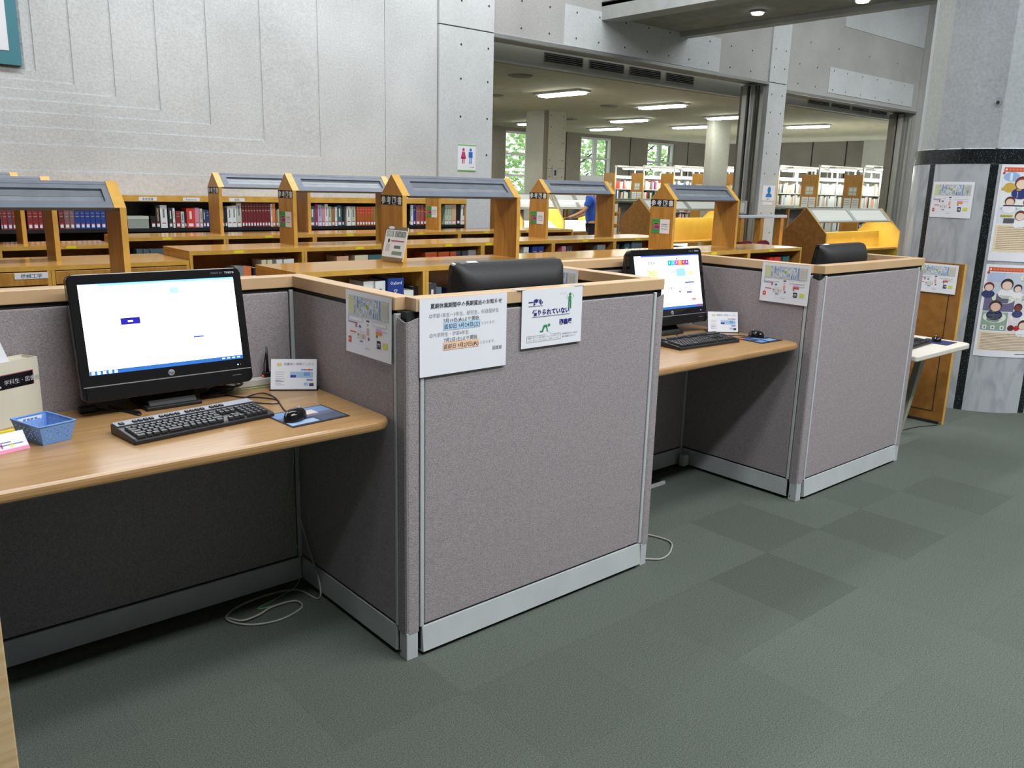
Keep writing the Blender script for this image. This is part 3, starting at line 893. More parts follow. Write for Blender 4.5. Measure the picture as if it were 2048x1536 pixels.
# ------------------------------------------------------------------ keyboards, mice, mats
def keyboard(label, x, y, rz, z=0.865, single=True, strip='silver'):
    k = thing('keyboard', label, 'keyboard', (x, y, z), rz)
    W, D = 0.456, 0.165
    MB().prism([(-D / 2, 0.0), (-D / 2, 0.012), (-D / 2 + 0.01, 0.017), (D / 2, 0.030), (D / 2, 0.0)], 'x', -W / 2, W / 2).build('base', M['black'], k, bevel=0.003)
    mx = Matrix.Translation((0, 0, 0.0165 + (D / 2) * 0.085)) @ Matrix.Rotation(math.atan(0.085), 4, 'X')
    MB().box(-W / 2 + 0.003, W / 2 - 0.003, D / 2 - 0.040, D / 2 - 0.002, 0.0, 0.0035).build('function_strip', M[strip], k, mx, bevel=0.0015)
    U = 0.0188
    keys = []
    def row(zrow, spec, x):
        for w_ in spec:
            if w_ > 0: keys.append((x, zrow, w_))
            x += abs(w_) * U
    x0 = -W / 2 + 0.011
    ys = [-D / 2 + 0.015 + q * U for q in range(5)]
    row(ys[0], [1.5, 1, 1.25, 1.25, 2.5, 1.25, 1.0, 1.0, 1, 1.5, 1.25], x0)
    row(ys[1], [2.0] + [1] * 11 + [2.0], x0)
    row(ys[2], [1.75] + [1] * 12 + [1.25], x0)
    row(ys[3], [1.5] + [1] * 12 + [1.5], x0)
    row(ys[4], [1] * 15, x0)
    xn = x0 + 15.35 * U
    row(ys[0], [1, 1, 1], xn); row(ys[1], [-1, 1], xn); row(ys[3], [1, 1, 1], xn); row(ys[4], [1, 1, 1], xn)
    xp = xn + 3.35 * U
    for q in range(5): row(ys[q], [1, 1, 1, 1], xp)
    yf = D / 2 - 0.030
    row(yf, [1, -1.2, .9, .9, .9, .9, -.8, .9, .9, .9, .9, -.8, .9, .9, .9, .9, -.8, .9, .9, .9], x0)
    cache = {}
    allb = MB()
    for (kx, ky, w_) in keys:
        hh = 0.0065
        a, b_ = 0.0012, w_ * U - 0.0012
        c = 0.0022
        d0, d1 = -U / 2 + 0.0012, U / 2 - 0.0012
        vs = [(a, d0, 0), (b_, d0, 0), (b_, d1, 0), (a, d1, 0), (a + c, d0 + c, hh), (b_ - c, d0 + c, hh), (b_ - c, d1 - c * 0.5, hh), (a + c, d1 - c * 0.5, hh)]
        fs = [(0, 1, 5, 4), (1, 2, 6, 5), (2, 3, 7, 6), (3, 0, 4, 7), (4, 5, 6, 7)]
        lf = [(a + c + 0.0015, d0 + 0.0085, hh + 0.0002), (a + c + 0.0055, d0 + 0.0085, hh + 0.0002), (a + c + 0.0055, d0 + 0.0125, hh + 0.0002), (a + c + 0.0015, d0 + 0.0125, hh + 0.0002)]
        if single:
            kk = round(w_, 2)
            if kk not in cache:
                b = MB(); b.add(vs, fs, 0); b.add(lf, [(0, 1, 2, 3)], 1)
                cache[kk] = b.build('key', [M['keys'], ink(150, 150, 155)], k)
                o = cache[kk]
            else:
                o = cache[kk].copy(); COL.objects.link(o)
            o.matrix_local = mx @ Matrix.Translation((kx, ky, 0.0015))
        else:
            allb.add([tuple(mx @ Vector((v[0] + kx, v[1] + ky, v[2] + 0.0015))) for v in vs], fs, 0)
            allb.add([tuple(mx @ Vector((v[0] + kx, v[1] + ky, v[2] + 0.0015))) for v in lf], [(0, 1, 2, 3)], 1)
    if not single:
        o = allb.build('keys', [M['keys'], ink(150, 150, 155)], k); o['kind'] = 'stuff'
    return k


def mouse(label, x, y, rz, z, edge=None):
    m = thing('computer_mouse', label, 'mouse', (x, y, z), rz)
    b = MB(); nu, nv = 16, 8
    for j in range(nv + 1):
        ph = (pi / 2) * j / nv
        for i in range(nu):
            th = 2 * pi * i / nu
            rx, ry = 0.031 * (1 - 0.08 * sin(th)), 0.056
            b.v.append((rx * cos(ph) ** 0.55 * cos(th), ry * cos(ph) ** 0.55 * sin(th), 0.004 + 0.030 * sin(ph) * (1 - 0.18 * sin(th) * cos(ph))))
    for j in range(nv):
        for i in range(nu):
            b.f.append((j * nu + i, j * nu + (i + 1) % nu, (j + 1) * nu + (i + 1) % nu, (j + 1) * nu + i)); b.mi.append(0); b.sm.append(True)
    b.add([(b.v[i][0], b.v[i][1], 0.0) for i in range(nu)], [tuple(range(nu))])
    b.f += [(nv and i, (i + 1) % nu, len(b.v) - nu + (i + 1) % nu, len(b.v) - nu + i) for i in range(nu)]; b.mi += [0] * nu; b.sm += [True] * nu
    b.build('shell', M['gloss'], m)
    wl = MB()
    vs = []
    for s in (-0.004, 0.004):
        for i in range(12):
            a = 2 * pi * i / 12
            vs.append((s, 0.03 + 0.008 * cos(a), 0.0275 + 0.007 * sin(a)))
    wl.add(vs, [(i, (i + 1) % 12, 12 + (i + 1) % 12, 12 + i) for i in range(12)] + [tuple(range(12)), tuple(range(12, 24))], 0)
    wl.build('scroll_wheel', M['silver'], m)
    if edge:
        MB().tube([(0.0295 * cos(pi * i / 8 - pi / 2 + pi / 2), 0.0535 * sin(2 * pi * i / 16), 0.006) for i in range(17)], 0.0012, 5).build('green_line', edge, m)
    return m


keyboard('black keyboard with silver top strip on the near desk', -0.5465, 0.357, radians(7.0))
keyboard('black keyboard on the desk of the second lit monitor', 1.995, 0.345, radians(-3.0), single=False, strip='black')
Zp = 0.8675
mouse('round black mouse beside the near keyboard', -0.270, 0.235, radians(-52), Zp)
mouse('round black mouse on the patterned mat by the second monitor', 2.425, 0.29, radians(-20), Zp)


def mat(label, poly, prints, mats, z=0.865):
    p = thing('mouse_mat', label, 'mat', (0, 0, z))
    MB().prism(poly, 'z', 0, 0.0022).build('pad', M['black'], p)
    cx = [q[0] for q in poly]
    b = Print()
    o, u, v = Vector(poly[0]), Vector(poly[1]) - Vector(poly[0]), Vector(poly[3]) - Vector(poly[0])
    for k, (a, c, d, e, mi) in enumerate(prints):
        P = [o + u * s + v * t for s, t in ((a, d), (c, d), (c, e), (a, e))]
        b.add([(q.x, q.y, 0.0024 + 0.00005 * k) for q in P], [(0, 1, 2, 3)], mi)
    b.build('printed_picture', mats, p)
    return p


mat('mouse mat printed with a blue mountain view beside the near keyboard', [(-0.322, 0.150), (-0.108, 0.170), (-0.118, 0.350), (-0.332, 0.330)],
    [(0.03, 0.97, 0.04, 0.96, 0), (0.03, 0.97, 0.60, 0.96, 1), (0.03, 0.97, 0.42, 0.60, 2), (0.32, 0.72, 0.55, 0.80, 3), (0.42, 0.58, 0.80, 0.92, 3), (0.03, 0.5, 0.08, 0.30, 4), (0.55, 0.97, 0.08, 0.40, 5)],
    [ink(58, 64, 90), ink(104, 134, 176), ink(96, 100, 122), ink(205, 190, 180), ink(150, 175, 205), ink(72, 78, 100)])
mat('dark patterned mouse mat by the second monitor', [(2.275, 0.155), (2.462, 0.150), (2.478, 0.325), (2.29, 0.335)],
    [(0.03, 0.97, 0.04, 0.96, 0), (0.1, 0.4, 0.1, 0.35, 1), (0.5, 0.9, 0.12, 0.4, 2), (0.1, 0.35, 0.5, 0.85, 3), (0.4, 0.7, 0.42, 0.7, 1), (0.05, 0.2, 0.75, 0.95, 4), (0.7, 0.95, 0.55, 0.9, 2)],
    [ink(28, 34, 60), ink(90, 130, 180), ink(120, 150, 190), ink(60, 80, 130), ink(200, 90, 60)])


# ------------------------------------------------------------------ sheets of paper
def sheet(name, label, cat, origin, rz, w, h, group=None, curl=0.0, corner=0.0):
    """paper hung flat, local x right, local -Y out of the sheet, top edge at z = 0"""
    s = thing(name, label, cat, origin, rz, group)
    b = MB(); n = 8; m = 6
    for j in range(m + 1):
        for i in range(n + 1):
            u, v = i / n, j / m
            b.v.append((w * u, -curl * (v ** 2) - corner * (v ** 3) * ((2 * u - 1) ** 2), -h * v))
    for j in range(m):
        for i in range(n):
            a = j * (n + 1) + i
            b.f.append((a, a + 1, a + n + 2, a + n + 1)); b.mi.append(0); b.sm.append(False)
    o = b.build('paper', M['paper'], s)
    sd = o.modifiers.new('thick', 'SOLIDIFY'); sd.thickness = 0.0006; sd.offset = 1
    return s


def bend(o, curl, corner, w, h):
    for v in o.data.vertices:
        t = min(max(-v.co.z / h, 0), 1); u = v.co.x / w
        v.co.y += -curl * t ** 2 - corner * t ** 3 * (2 * u - 1) ** 2


# notice about the summer long loan
NW, NH = 0.364, 0.255
s = sheet('notice_sheet', 'large white notice with blue and orange highlighted return dates', 'notice', (0.048, -0.006, 1.2625), 0, NW, NH, curl=0.0012)
b = Print(); y = -0.0012
def line(t, x0, x1, zz, m=0, bold=0.0): fit(b, t, x0 * NW, x1 * NW, -zz * NH, m, bold, y)
b.rect(0.258 * NW, 0.68 * NW, -0.425 * NH, -0.325 * NH, 1, -0.0009)
b.rect(0.255 * NW, 0.665 * NW, -0.685 * NH, -0.580 * NH, 2, -0.0009)
line('夏期休業期間中の長期貸出のお知らせ', 0.115, 0.935, 0.125, 0, 0.010)
line('◎学部1年生～3年生、研究生、科目履修生', 0.10, 0.90, 0.245, 3)
line('7月19日(火)より開始', 0.255, 0.665, 0.325, 4)
line('返却日 9月24日(土)', 0.262, 0.675, 0.405, 0, 0.006)
line('となります。', 0.69, 0.86, 0.395, 3)
line('◎大学院生・学部4年生', 0.105, 0.545, 0.495, 3)
line('7月2日(土)より開始', 0.262, 0.645, 0.575, 4)
line('返却日 9月27日(火)', 0.258, 0.66, 0.665, 0, 0.006)
line('となります。', 0.675, 0.86, 0.655, 3)
line('図書館', 0.83, 0.945, 0.755, 4)
bend(b.build('printed_text', [ink(52, 56, 66), ink(186, 216, 242), ink(242, 200, 170), ink(165, 168, 172), ink(95, 98, 104)], s), 0.0012, 0, NW, NH)

# notice about the exhibition of never-borrowed books
EW, EH = 0.300, 0.208
s = sheet('notice_sheet', 'smaller white notice with blue headings and green figures', 'notice', (0.482, -0.006, 1.2635), 0, EW, EH, curl=0.0010)
b = Print()
def line2(t, x0, x1, zz, m=0, bold=0.0): fit(b, t, x0 * EW, x1 * EW, -zz * EH, m, bold, y)
line2('一度も', 0.10, 0.33, 0.255, 0, 0.03)
line2('借りられていない', 0.165, 0.78, 0.44, 0, 0.03)
line2('図書展', 0.615, 0.83, 0.64, 0, 0.03)
b.rect(0.10 * EW, 0.335 * EW, -0.285 * EH, -0.278 * EH, 0, y); b.rect(0.165 * EW, 0.79 * EW, -0.475 * EH, -0.468 * EH, 0, y)
# standing figure and bowing figure pictograms
fx, fz = 0.785 * EW, -0.10 * EH
b.disc(fx, fz - 0.005, 0.006, 0.006, 1, y); b.rect(fx - 0.008, fx + 0.006, fz - 0.032, fz - 0.012, 1, y); b.rect(fx - 0.008, fx - 0.002, fz - 0.058, fz - 0.03, 1, y); b.rect(fx + 0.001, fx + 0.007, fz - 0.058, fz - 0.03, 1, y)
for sgn in (-1, 1):
    pts = [(fx + sgn * (0.012 + 0.006 * sin(pi * q / 6)), fz - 0.004 - 0.018 * q / 6) for q in range(7)]
    for (xa, za), (xb, zb) in zip(pts, pts[1:]):
        b.add([(xa, y, za), (xb, y, zb), (xb + 0.0012, y, zb), (xa + 0.0012, y, za)], [(0, 1, 2, 3)], 1)
fx, fz = 0.37 * EW, -0.70 * EH
b.disc(fx + 0.022, fz + 0.014, 0.0055, 0.0055, 1, y)
b.add([(fx - 0.014, y, fz - 0.006), (fx - 0.004, y, fz + 0.016), (fx + 0.014, y, fz + 0.016), (fx + 0.012, y, fz + 0.008), (fx + 0.001, y, fz + 0.008), (fx - 0.006, y, fz - 0.006)], [(5, 4, 3, 2, 1, 0)], 1)
b.rect(fx - 0.022, fx - 0.006, fz - 0.009, fz - 0.004, 1, y); b.add([(fx + 0.008, y, fz + 0.010), (fx + 0.013, y, fz - 0.009), (fx + 0.017, y, fz - 0.009), (fx + 0.013, y, fz + 0.012)], [(0, 1, 2, 3)], 1)
# speech box
x0, x1, z0, z1 = 0.085 * EW, 0.645 * EW, -0.905 * EH, -0.795 * EH
t = 0.0009
b.rect(x0, x1, z0, z0 + t, 2, y); b.rect(x0, x0 + t, z0, z1, 2, y); b.rect(x1 - t, x1, z0, z1, 2, y); b.rect(x0, x0 + (x1 - x0) * 0.55, z1 - t, z1, 2, y); b.rect(x0 + (x1 - x0) * 0.72, x1, z1 - t, z1, 2, y)
xa = x0 + (x1 - x0) * 0.55; xb = x0 + (x1 - x0) * 0.72; ap = (x0 + (x1 - x0) * 0.58, z1 + 0.016)
for (p0, p1) in (((xa, z1), ap), (ap, (xb, z1))):
    b.add([(p0[0], y, p0[1]), (p1[0], y, p1[1]), (p1[0], y, p1[1] + t), (p0[0], y, p0[1] + t)], [(0, 1, 2, 3)], 2)
line2('図書館にあるのに、誰にも読んでもらえない本たちです。', 0.10, 0.63, 0.84, 2)
line2('どうぞ、手にとってみてください。お待ちしています。', 0.10, 0.62, 0.885, 2)
line2('展示期間 7月1日～9月30日', 0.67, 0.93, 0.83, 2); line2('場所 図書館入口ホール', 0.67, 0.90, 0.88, 2)
line2('読んでみて下さい', 0.62, 0.72, 0.105, 2)
bend(b.build('printed_text', [ink(38, 40, 120), ink(40, 140, 85), ink(120, 122, 130)], s), 0.0010, 0, EW, EH)
# strips of tape holding the notices
props(MB().box(0.462, 0.50, -0.0068, 0.03, 1.2655, 1.2662).build('tape_strip', M['tape']), 'clear tape over the cap at the left corner of the smaller notice', 'tape')
props(MB().box(0.745, 0.79, -0.0068, 0.03, 1.2655, 1.2662).build('tape_strip', M['tape']), 'clear tape over the cap at the right corner of the smaller notice', 'tape')


# ------------------------------------------------------------------ floor map sheets
def floor_map(label, origin, rz, w=0.295, h=0.27, alt=0):
    s = sheet('floor_map', label, 'map', origin, rz, w, h, 'floor plan sheets', curl=0.0015, corner=0.001)
    b, mats = map_print(w, h, alt)
    bend(b.build('printed_map', mats, s), 0.0015, 0.001, w, h)
    return s


def map_print(w, h, alt=0, y=-0.0012):
    cols = [(206, 212, 160), (120, 140, 175), (235, 236, 240), (190, 200, 215), (205, 200, 195), (110, 130, 160), (125, 160, 205), (218, 216, 190), (96, 110, 150), (150, 190, 30),
            (120, 90, 150), (215, 80, 80), (215, 170, 215), (240, 140, 60), (30, 40, 60), (210, 220, 90), (150, 70, 120), (110, 150, 70), (190, 190, 195), (70, 110, 170), (220, 170, 150)]
    mats = [ink(*c) for c in cols]
    b = Print()
    rnd = random.Random(5)
    def R(x0, x1, z0, z1, m, dy=0.0): b.rect(x0 * w, x1 * w, -z1 * h, -z0 * h, m, y - dy)
    R(0.065, 0.945, 0.075, 0.385, 3, -0.0003)
    R(0.075, 0.19, 0.08, 0.36, 0)
    # shelf strips of the plan
    n = 22
    for k in range(n):
        x0 = 0.20 + 0.72 * k / n
        zz = 0.085
        while zz < 0.36:
            l = rnd.uniform(0.02, 0.07)
            R(x0 + 0.004, x0 + 0.022, zz, min(zz + l, 0.37), rnd.choice([2, 1, 4, 5, 7, 6, 7, 18, 2]))
            zz += l + rnd.uniform(0.004, 0.02)
    R(0.745, 0.775, 0.08, 0.37, 6, 0.0002); R(0.79, 0.93, 0.09, 0.36, 7, 0.0001)
    for k in range(10): R(0.80 + 0.013 * k, 0.804 + 0.013 * k, 0.10 + 0.02 * (k % 3), 0.34, 5 if k % 2 else 18, 0.0002)
    for k, m in enumerate((8, 6, 6)): R(0.62 + 0.04 * k, 0.64 + 0.04 * k, 0.28, 0.37, m, 0.0002)
    R(0.47, 0.52, 0.18, 0.24, 9, 0.0003)
    R(0.06, 0.065, 0.385, 0.50, 19); R(0.08, 0.38, 0.405, 0.47, 18, 0.0001); R(0.085, 0.375, 0.41, 0.465, 2, 0.0002); R(0.60, 0.90, 0.42, 0.48, 18, 0.0001); R(0.605, 0.895, 0.425, 0.475, 2, 0.0002)
    R(0.065, 0.26, 0.495, 0.51, 10); R(0.225, 0.255, 0.51, 0.57, 11)
    R(0.30, 0.345, 0.525, 0.565, 19); R(0.47, 0.53, 0.42, 0.445, 14); R(0.48, 0.51, 0.48, 0.51, 20)
    R(0.475, 0.52, 0.545, 0.66, 20); R(0.50, 0.535, 0.69, 0.735, 16)
    R(0.68, 0.79, 0.515, 0.555, 12); R(0.79, 0.92, 0.535, 0.548, 18)
    R(0.675, 0.80, 0.558, 0.605, 13 if alt == 0 else 11); R(0.68, 0.71, 0.61, 0.655, 17)
    R(0.695, 0.775, 0.695, 0.82, 14); R(0.715, 0.76, 0.735, 0.79, 2, 0.0002); R(0.725, 0.75, 0.75, 0.80, 14, 0.0004)
    R(0.82, 0.92, 0.705, 0.80, 15)
    R(0.06, 0.125, 0.745, 0.84, 11); R(0.08, 0.105, 0.73, 0.75, 11); R(0.085, 0.10, 0.77, 0.80, 2, 0.0002)
    R(0.10, 0.24, 0.645, 0.665, 11)
    R(0.29, 0.44, 0.615, 0.622, 18); R(0.27, 0.295, 0.66, 0.70, 5); R(0.27, 0.29, 0.72, 0.75, 18); R(0.31, 0.35, 0.64, 0.73, 7); R(0.375, 0.40, 0.655, 0.735, 20); R(0.42, 0.445, 0.655, 0.735, 4)
    R(0.32, 0.39, 0.765, 0.79, 1)
    R(0.30, 0.72, 0.83, 0.832, 18); R(0.44, 0.54, 0.865, 0.88, 18)
    return b, mats


floor_map('floor plan sheet hanging beside the near desk, next to the corner post', (-0.0065, 0.360, 1.2595), -pi / 2, 0.288, 0.215)
floor_map('floor plan sheet hung inside the notice cubicle, right of the rear-facing monitor', (1.200, 0.722, 1.262), -pi / 2, 0.288, 0.215)
floor_map('floor plan sheet hanging beside the second lit monitor', (2.4905, 0.331, 1.2605), -pi / 2, 0.282, 0.205, alt=1)

# ------------------------------------------------------------------ things on and under the near desk
DZ = 0.865
bx = thing('card_box', 'cream cardboard box with a black label, left of the blue basket', 'box', (-0.90, 0.705, DZ), radians(26))
w, d, h, t = 0.27, 0.068, 0.200, 0.004
b = MB()
b.box(-w, 0, 0, t, 0, h); b.box(-w, 0, d - t, d, 0, h); b.box(-w, -w + t, t, d - t, 0, h); b.box(-t, 0, t, d - t, 0, h); b.box(-w + t, -t, t, d - t, 0, t)
b.build('box_body', M['cream'], bx)
MB().box(-w + t, -t, t, d - t, h - 0.014, h - 0.008).build('box_top', M['cream'], bx)
q = Print(); q.rect(-0.265, -0.022, 0.118, 0.160, 0, -0.0008); q.rect(-0.265, -0.022, 0.160, 0.1625, 2, -0.0008); q.rect(-0.022, -0.0195, 0.118, 0.1625, 2, -0.0008)
text(q, '学科生・図書館', -0.118, 0.131, 0.017, 1, 'L', 0.0, -0.0014)
q.disc(-0.15, 0.143, 0.018, 0.011, 1, -0.0012); q.rect(-0.172, -0.128, 0.124, 0.130, 1, -0.0012)
q.build('black_label', [M['gloss'], ink(190, 190, 195), ink(150, 70, 80)], bx)
cd = thing('card', 'white card leaning out of the cream box', 'card', (-1.025, 0.650, 1.058), radians(26))
MB().prism([(-0.06, 0.0), (0.056, 0.0), (0.012, 0.125), (-0.06, 0.135)], 'y', 0.010, 0.012).build('sheet', M['paper'], cd)
q = Print()
for k in range(4): q.rect(-0.03 + 0.014 * k, -0.022 + 0.014 * k, 0.012, 0.065 - 0.006 * k, 0, 0.0095)
q.build('printed_lines', [ink(150, 150, 158)], cd)


def basket():
    k = thing('basket', 'pale blue plastic basket with punched sides beside the cream box', 'basket', (-0.948, 0.466, DZ), radians(-73))
    W, D, Hh, ins = 0.150, 0.105, 0.058, 0.012
    # walls: grid with missing cells, tapered
    def wall(p0, p1, q0, q1, nx, nz, gaps):
        b = MB()
        P0, P1, Q0, Q1 = map(Vector, (p0, p1, q0, q1))
        g = {}
        def V(i, j):
            key = (i, j)
            if key not in g:
                u, v = i / (2 * nx + 1), j / (2 * nz + 1)
                g[key] = len(b.v)
                b.v.append(tuple((P0 * (1 - u) + P1 * u) * (1 - v) + (Q0 * (1 - u) + Q1 * u) * v))
            return g[key]
        for i in range(2 * nx + 1):
            for j in range(2 * nz + 1):
                if i % 2 == 1 and j % 2 == 1 and gaps(i // 2, j // 2): continue
                b.f.append((V(i, j), V(i + 1, j), V(i + 1, j + 1), V(i, j + 1))); b.mi.append(0); b.sm.append(False)
        return b
    lo = [(-W / 2 + ins, -D / 2 + ins, 0.002), (W / 2 - ins, -D / 2 + ins, 0.002), (W / 2 - ins, D / 2 - ins, 0.002), (-W / 2 + ins, D / 2 - ins, 0.002)]
    hi = [(-W / 2, -D / 2, Hh), (W / 2, -D / 2, Hh), (W / 2, D / 2, Hh), (-W / 2, D / 2, Hh)]
    for q in range(4):
        n = (q + 1) % 4
        nx = 13 if q % 2 == 0 else 9
        o = wall(lo[q], lo[n], hi[q], hi[n], nx, 7, lambda i, j, nx=nx: (1 <= j <= 5 and (i + j) % 2 == 0 and 0 < i < nx - 1) if j != 3 else True if 0 < i < nx - 1 and i % 3 else False).build('side_wall', M['blue_plastic'], k)
        s = o.modifiers.new('thick', 'SOLIDIFY'); s.thickness = 0.0018; s.offset = 0
    MB().box(-W / 2 + ins, W / 2 - ins, -D / 2 + ins, D / 2 - ins, 0, 0.002).build('base', M['blue_plastic'], k)
    MB().tube([(-W / 2, -D / 2, Hh), (W / 2, -D / 2, Hh), (W / 2, D / 2, Hh), (-W / 2, D / 2, Hh), (-W / 2, -D / 2, Hh)], 0.003, 6).build('rim', M['blue_plastic'], k)
    q = Print(); y = D / 2 - 0.006
    q.box(-W / 2 + 0.0028, -W / 2 + 0.0036, -0.035, 0.035, Hh - 0.016, Hh - 0.004, 0)
    for n in range(4): q.box(-W / 2 + 0.0036, -W / 2 + 0.0040, -0.02 + n * 0.011, -0.012 + n * 0.011, Hh - 0.013, Hh - 0.008, 1)
    q.build('name_label', [M['paper'], ink(120, 125, 140)], k)


basket()
lf = thing('leaflet_stand', 'small white, yellow and pink leaflet stand at the left edge of the near desk', 'leaflet', (-1.012, 0.392, DZ), radians(16))
MB().prism([(0, 0), (0.05, 0), (0.045, 0.004), (0.034, 0.052), (0.030, 0.052), (0.010, 0.004)][:2] + [(0.05, 0.003), (0.006, 0.003), (0.036, 0.047), (0.034, 0.048)], 'x', -0.12, 0.012).build('stand', M['paper'], lf)
q = Print()
def sl(x0, x1, t0, t1, m, off=0.0006):
    P = lambda x, t: (x, 0.034 * t - off, 0.048 * t + off * 0.7)
    q.add([P(x0, t0), P(x1, t0), P(x1, t1), P(x0, t1)], [(0, 1, 2, 3)], m)
sl(-0.12, 0.012, 0.0, 0.18, 0); sl(-0.12, 0.010, 0.22, 0.78, 1); sl(-0.11, -0.03, 0.5, 0.56, 2, 0.001); sl(-0.09, 0.0, 0.36, 0.42, 2, 0.001)
sl(-0.035, -0.027, 0.26, 0.46, 4, 0.001); sl(-0.06, -0.055, 0.25, 0.48, 3, 0.001)
q.build('printed_face', [ink(225, 140, 175), ink(236, 238, 244), ink(120, 130, 190), ink(210, 90, 130), ink(230, 220, 110)], lf)
b = MB().box(-0.13, -0.006, 0.040, 0.050, 0.0, 0.052)
b.build('yellow_backing', mk('yellow card', rgb(226, 205, 40), rough=0.7), lf)


def sign_card(label, x, y, rz, z=DZ):
    c = thing('instruction_card', label, 'sign', (x, y, z), rz, 'tilted instruction cards')
    W, Hh, t = 0.165, 0.112, radians(20)
    mx = Matrix.Translation((0, -0.022, 0.004)) @ Matrix.Rotation(-t, 4, 'X')
    MB().box(-W / 2 - 0.004, W / 2 + 0.006, -0.03, 0.045, 0, 0.004).build('base', M['gloss'], c, bevel=0.0015)
    MB().box(-W / 2, W / 2, 0, 0.003, 0, Hh).build('card', M['paper'], c, mx)
    MB().box(-W / 2, W / 2, 0.004, 0.0065, 0, Hh).build('acrylic_backing', mk('blue tinted acrylic', (0.25, 0.36, 0.55, 1), rough=0.15), c, mx)
    MB().prism([(0.006, 0.004), (0.045, 0.004), (0.012, 0.07)], 'x', -0.02, 0.02).build('prop', M['gloss'], c)
    q = Print()
    def R(x0, x1, z0, z1, m, y=-0.0005): q.rect((x0 - 0.5) * W, (x1 - 0.5) * W, (1 - z1) * Hh, (1 - z0) * Hh, m, y)
    R(0.13, 0.24, 0.13, 0.23, 0); text(q, '図書館の検索のしかた', -0.22 * W, 0.80 * Hh, 0.011, 1, 'L', 0, -0.0005)
    R(0.42, 0.92, 0.42, 0.62, 2); R(0.43, 0.55, 0.53, 0.61, 3, -0.0008); R(0.72, 0.85, 0.44, 0.56, 4, -0.0008)
    for k, m in enumerate((4, 5, 6, 7, 5)): R(0.66 + 0.052 * k, 0.708 + 0.052 * k, 0.33, 0.38, m)
    for k in range(5): R(0.10, 0.30 - 0.02 * (k % 3), 0.42 + 0.075 * k, 0.435 + 0.075 * k, 8)
    for k in range(4): R(0.10, 0.22 + 0.08 * (k % 2), 0.70 + 0.05 * k, 0.712 + 0.05 * k, 1)
    R(0.78, 0.92, 0.66, 0.72, 5); R(0.72, 0.82, 0.78, 0.88, 2); R(0.84, 0.94, 0.80, 0.90, 9)
    q.build('printed_face', [ink(225, 200, 120), ink(150, 150, 165), ink(165, 195, 225), ink(50, 60, 150), ink(110, 160, 215), ink(120, 140, 210), ink(225, 130, 60), ink(190, 70, 90), ink(180, 180, 192), ink(70, 70, 80)], c, mx)
    return c


sign_card('tilted white instruction card in the corner behind the near mouse', -0.085, 0.615, radians(-34))
sign_card('tilted white instruction card right of the second lit monitor', 2.408, 0.495, radians(-40))

an = thing('wireless_adapter', 'small black wireless adapter with an upright antenna beside the large monitor', 'adapter', (-0.132, 0.742, DZ + 0.028))
MB().box(-0.016, 0.016, -0.012, 0.012, 0, 0.02).build('plug_body', M['black'], an, bevel=0.003)
MB().cyl((0.002, 0), 0.0065, 0.02, 0.115, 10, r2=0.0035).build('antenna', M['black'], an)
MB().tube([(-0.012, 0.0, 0.01), (-0.01, 0, 0.05), (0.0, 0.002, 0.095)], 0.0022, 5).build('lead', M['black'], an)
MB().box(-0.018, -0.0155, -0.006, 0.004, 0.004, 0.008).build('red_lamp', glow(255, 60, 40, 1.5), an)
props(MB().box(-0.30, -0.045, 0.725, 0.762, DZ, DZ + 0.028).build('power_strip', M['beige'], bevel=0.004), 'beige cable duct along the back of the near desk', 'cable duct')


def cable(label, pts, r, mat, name='cable', n=8, parts=None):
    return props(MB().tube(spline(pts, n), r, 6).build(name, mat), label, 'cable')


z = DZ + 0.003
cable('black mouse cable looping behind the near mouse', [(-0.262, 0.286, z), (-0.25, 0.36, z), (-0.205, 0.52, z), (-0.215, 0.60, z + 0.002), (-0.27, 0.595, z), (-0.31, 0.545, z), (-0.26, 0.46, z), (-0.225, 0.45, z), (-0.215, 0.50, z), (-0.25, 0.56, z), (-0.30, 0.60, z), (-0.33, 0.66, z)], 0.0022, M['black'])
cable('coiled black cables on the near desk behind the keyboard', [(-0.335, 0.70, z)] + [(-0.362 + 0.05 * cos(a) + 0.004 * k, 0.70 + 0.028 * sin(a), z + 0.0015 * k) for k, a in enumerate([i * pi / 4 for i in range(20)])] + [(-0.405, 0.69, z)], 0.004, M['black'])
cable('black power cables on the near desk below the left of the large monitor', [(-0.79, 0.70, z + 0.004), (-0.74, 0.715, z), (-0.68, 0.64, z), (-0.655, 0.565, z), (-0.645, 0.60, z), (-0.68, 0.66, z), (-0.70, 0.73, z)], 0.0042, M['black'])
props(MB().box(-0.80, -0.745, 0.685, 0.71, DZ, DZ + 0.022).build('power_plug', M['black'], bevel=0.004), 'black power plug lying under the left corner of the large monitor', 'plug')
cable('thin green network cable along the back of the near desk', [(-0.30, 0.70, z), (-0.20, 0.70, z), (-0.13, 0.69, z), (-0.09, 0.66, z)], 0.0022, M['green_cable'])
cable('grey network cable hanging under the near desk and coiled on the carpet', [(-0.02, 0.738, 0.80), (-0.018, 0.735, 0.6), (-0.032, 0.735, 0.38), (0.0 - 0.012, 0.70, 0.2), (-0.016, 0.60, 0.07), (-0.03, 0.585, 0.006), (-0.06, 0.70, 0.006), (-0.16, 0.735, 0.006), (-0.30, 0.715, 0.007), (-0.375, 0.655, 0.006), (-0.325, 0.56, 0.006), (-0.22, 0.525, 0.006), (-0.115, 0.56, 0.006), (-0.11, 0.625, 0.006), (-0.20, 0.63, 0.009), (-0.27, 0.60, 0.011), (-0.335, 0.60, 0.009), (-0.37, 0.65, 0.010)], 0.0042, M['grey_cable'])
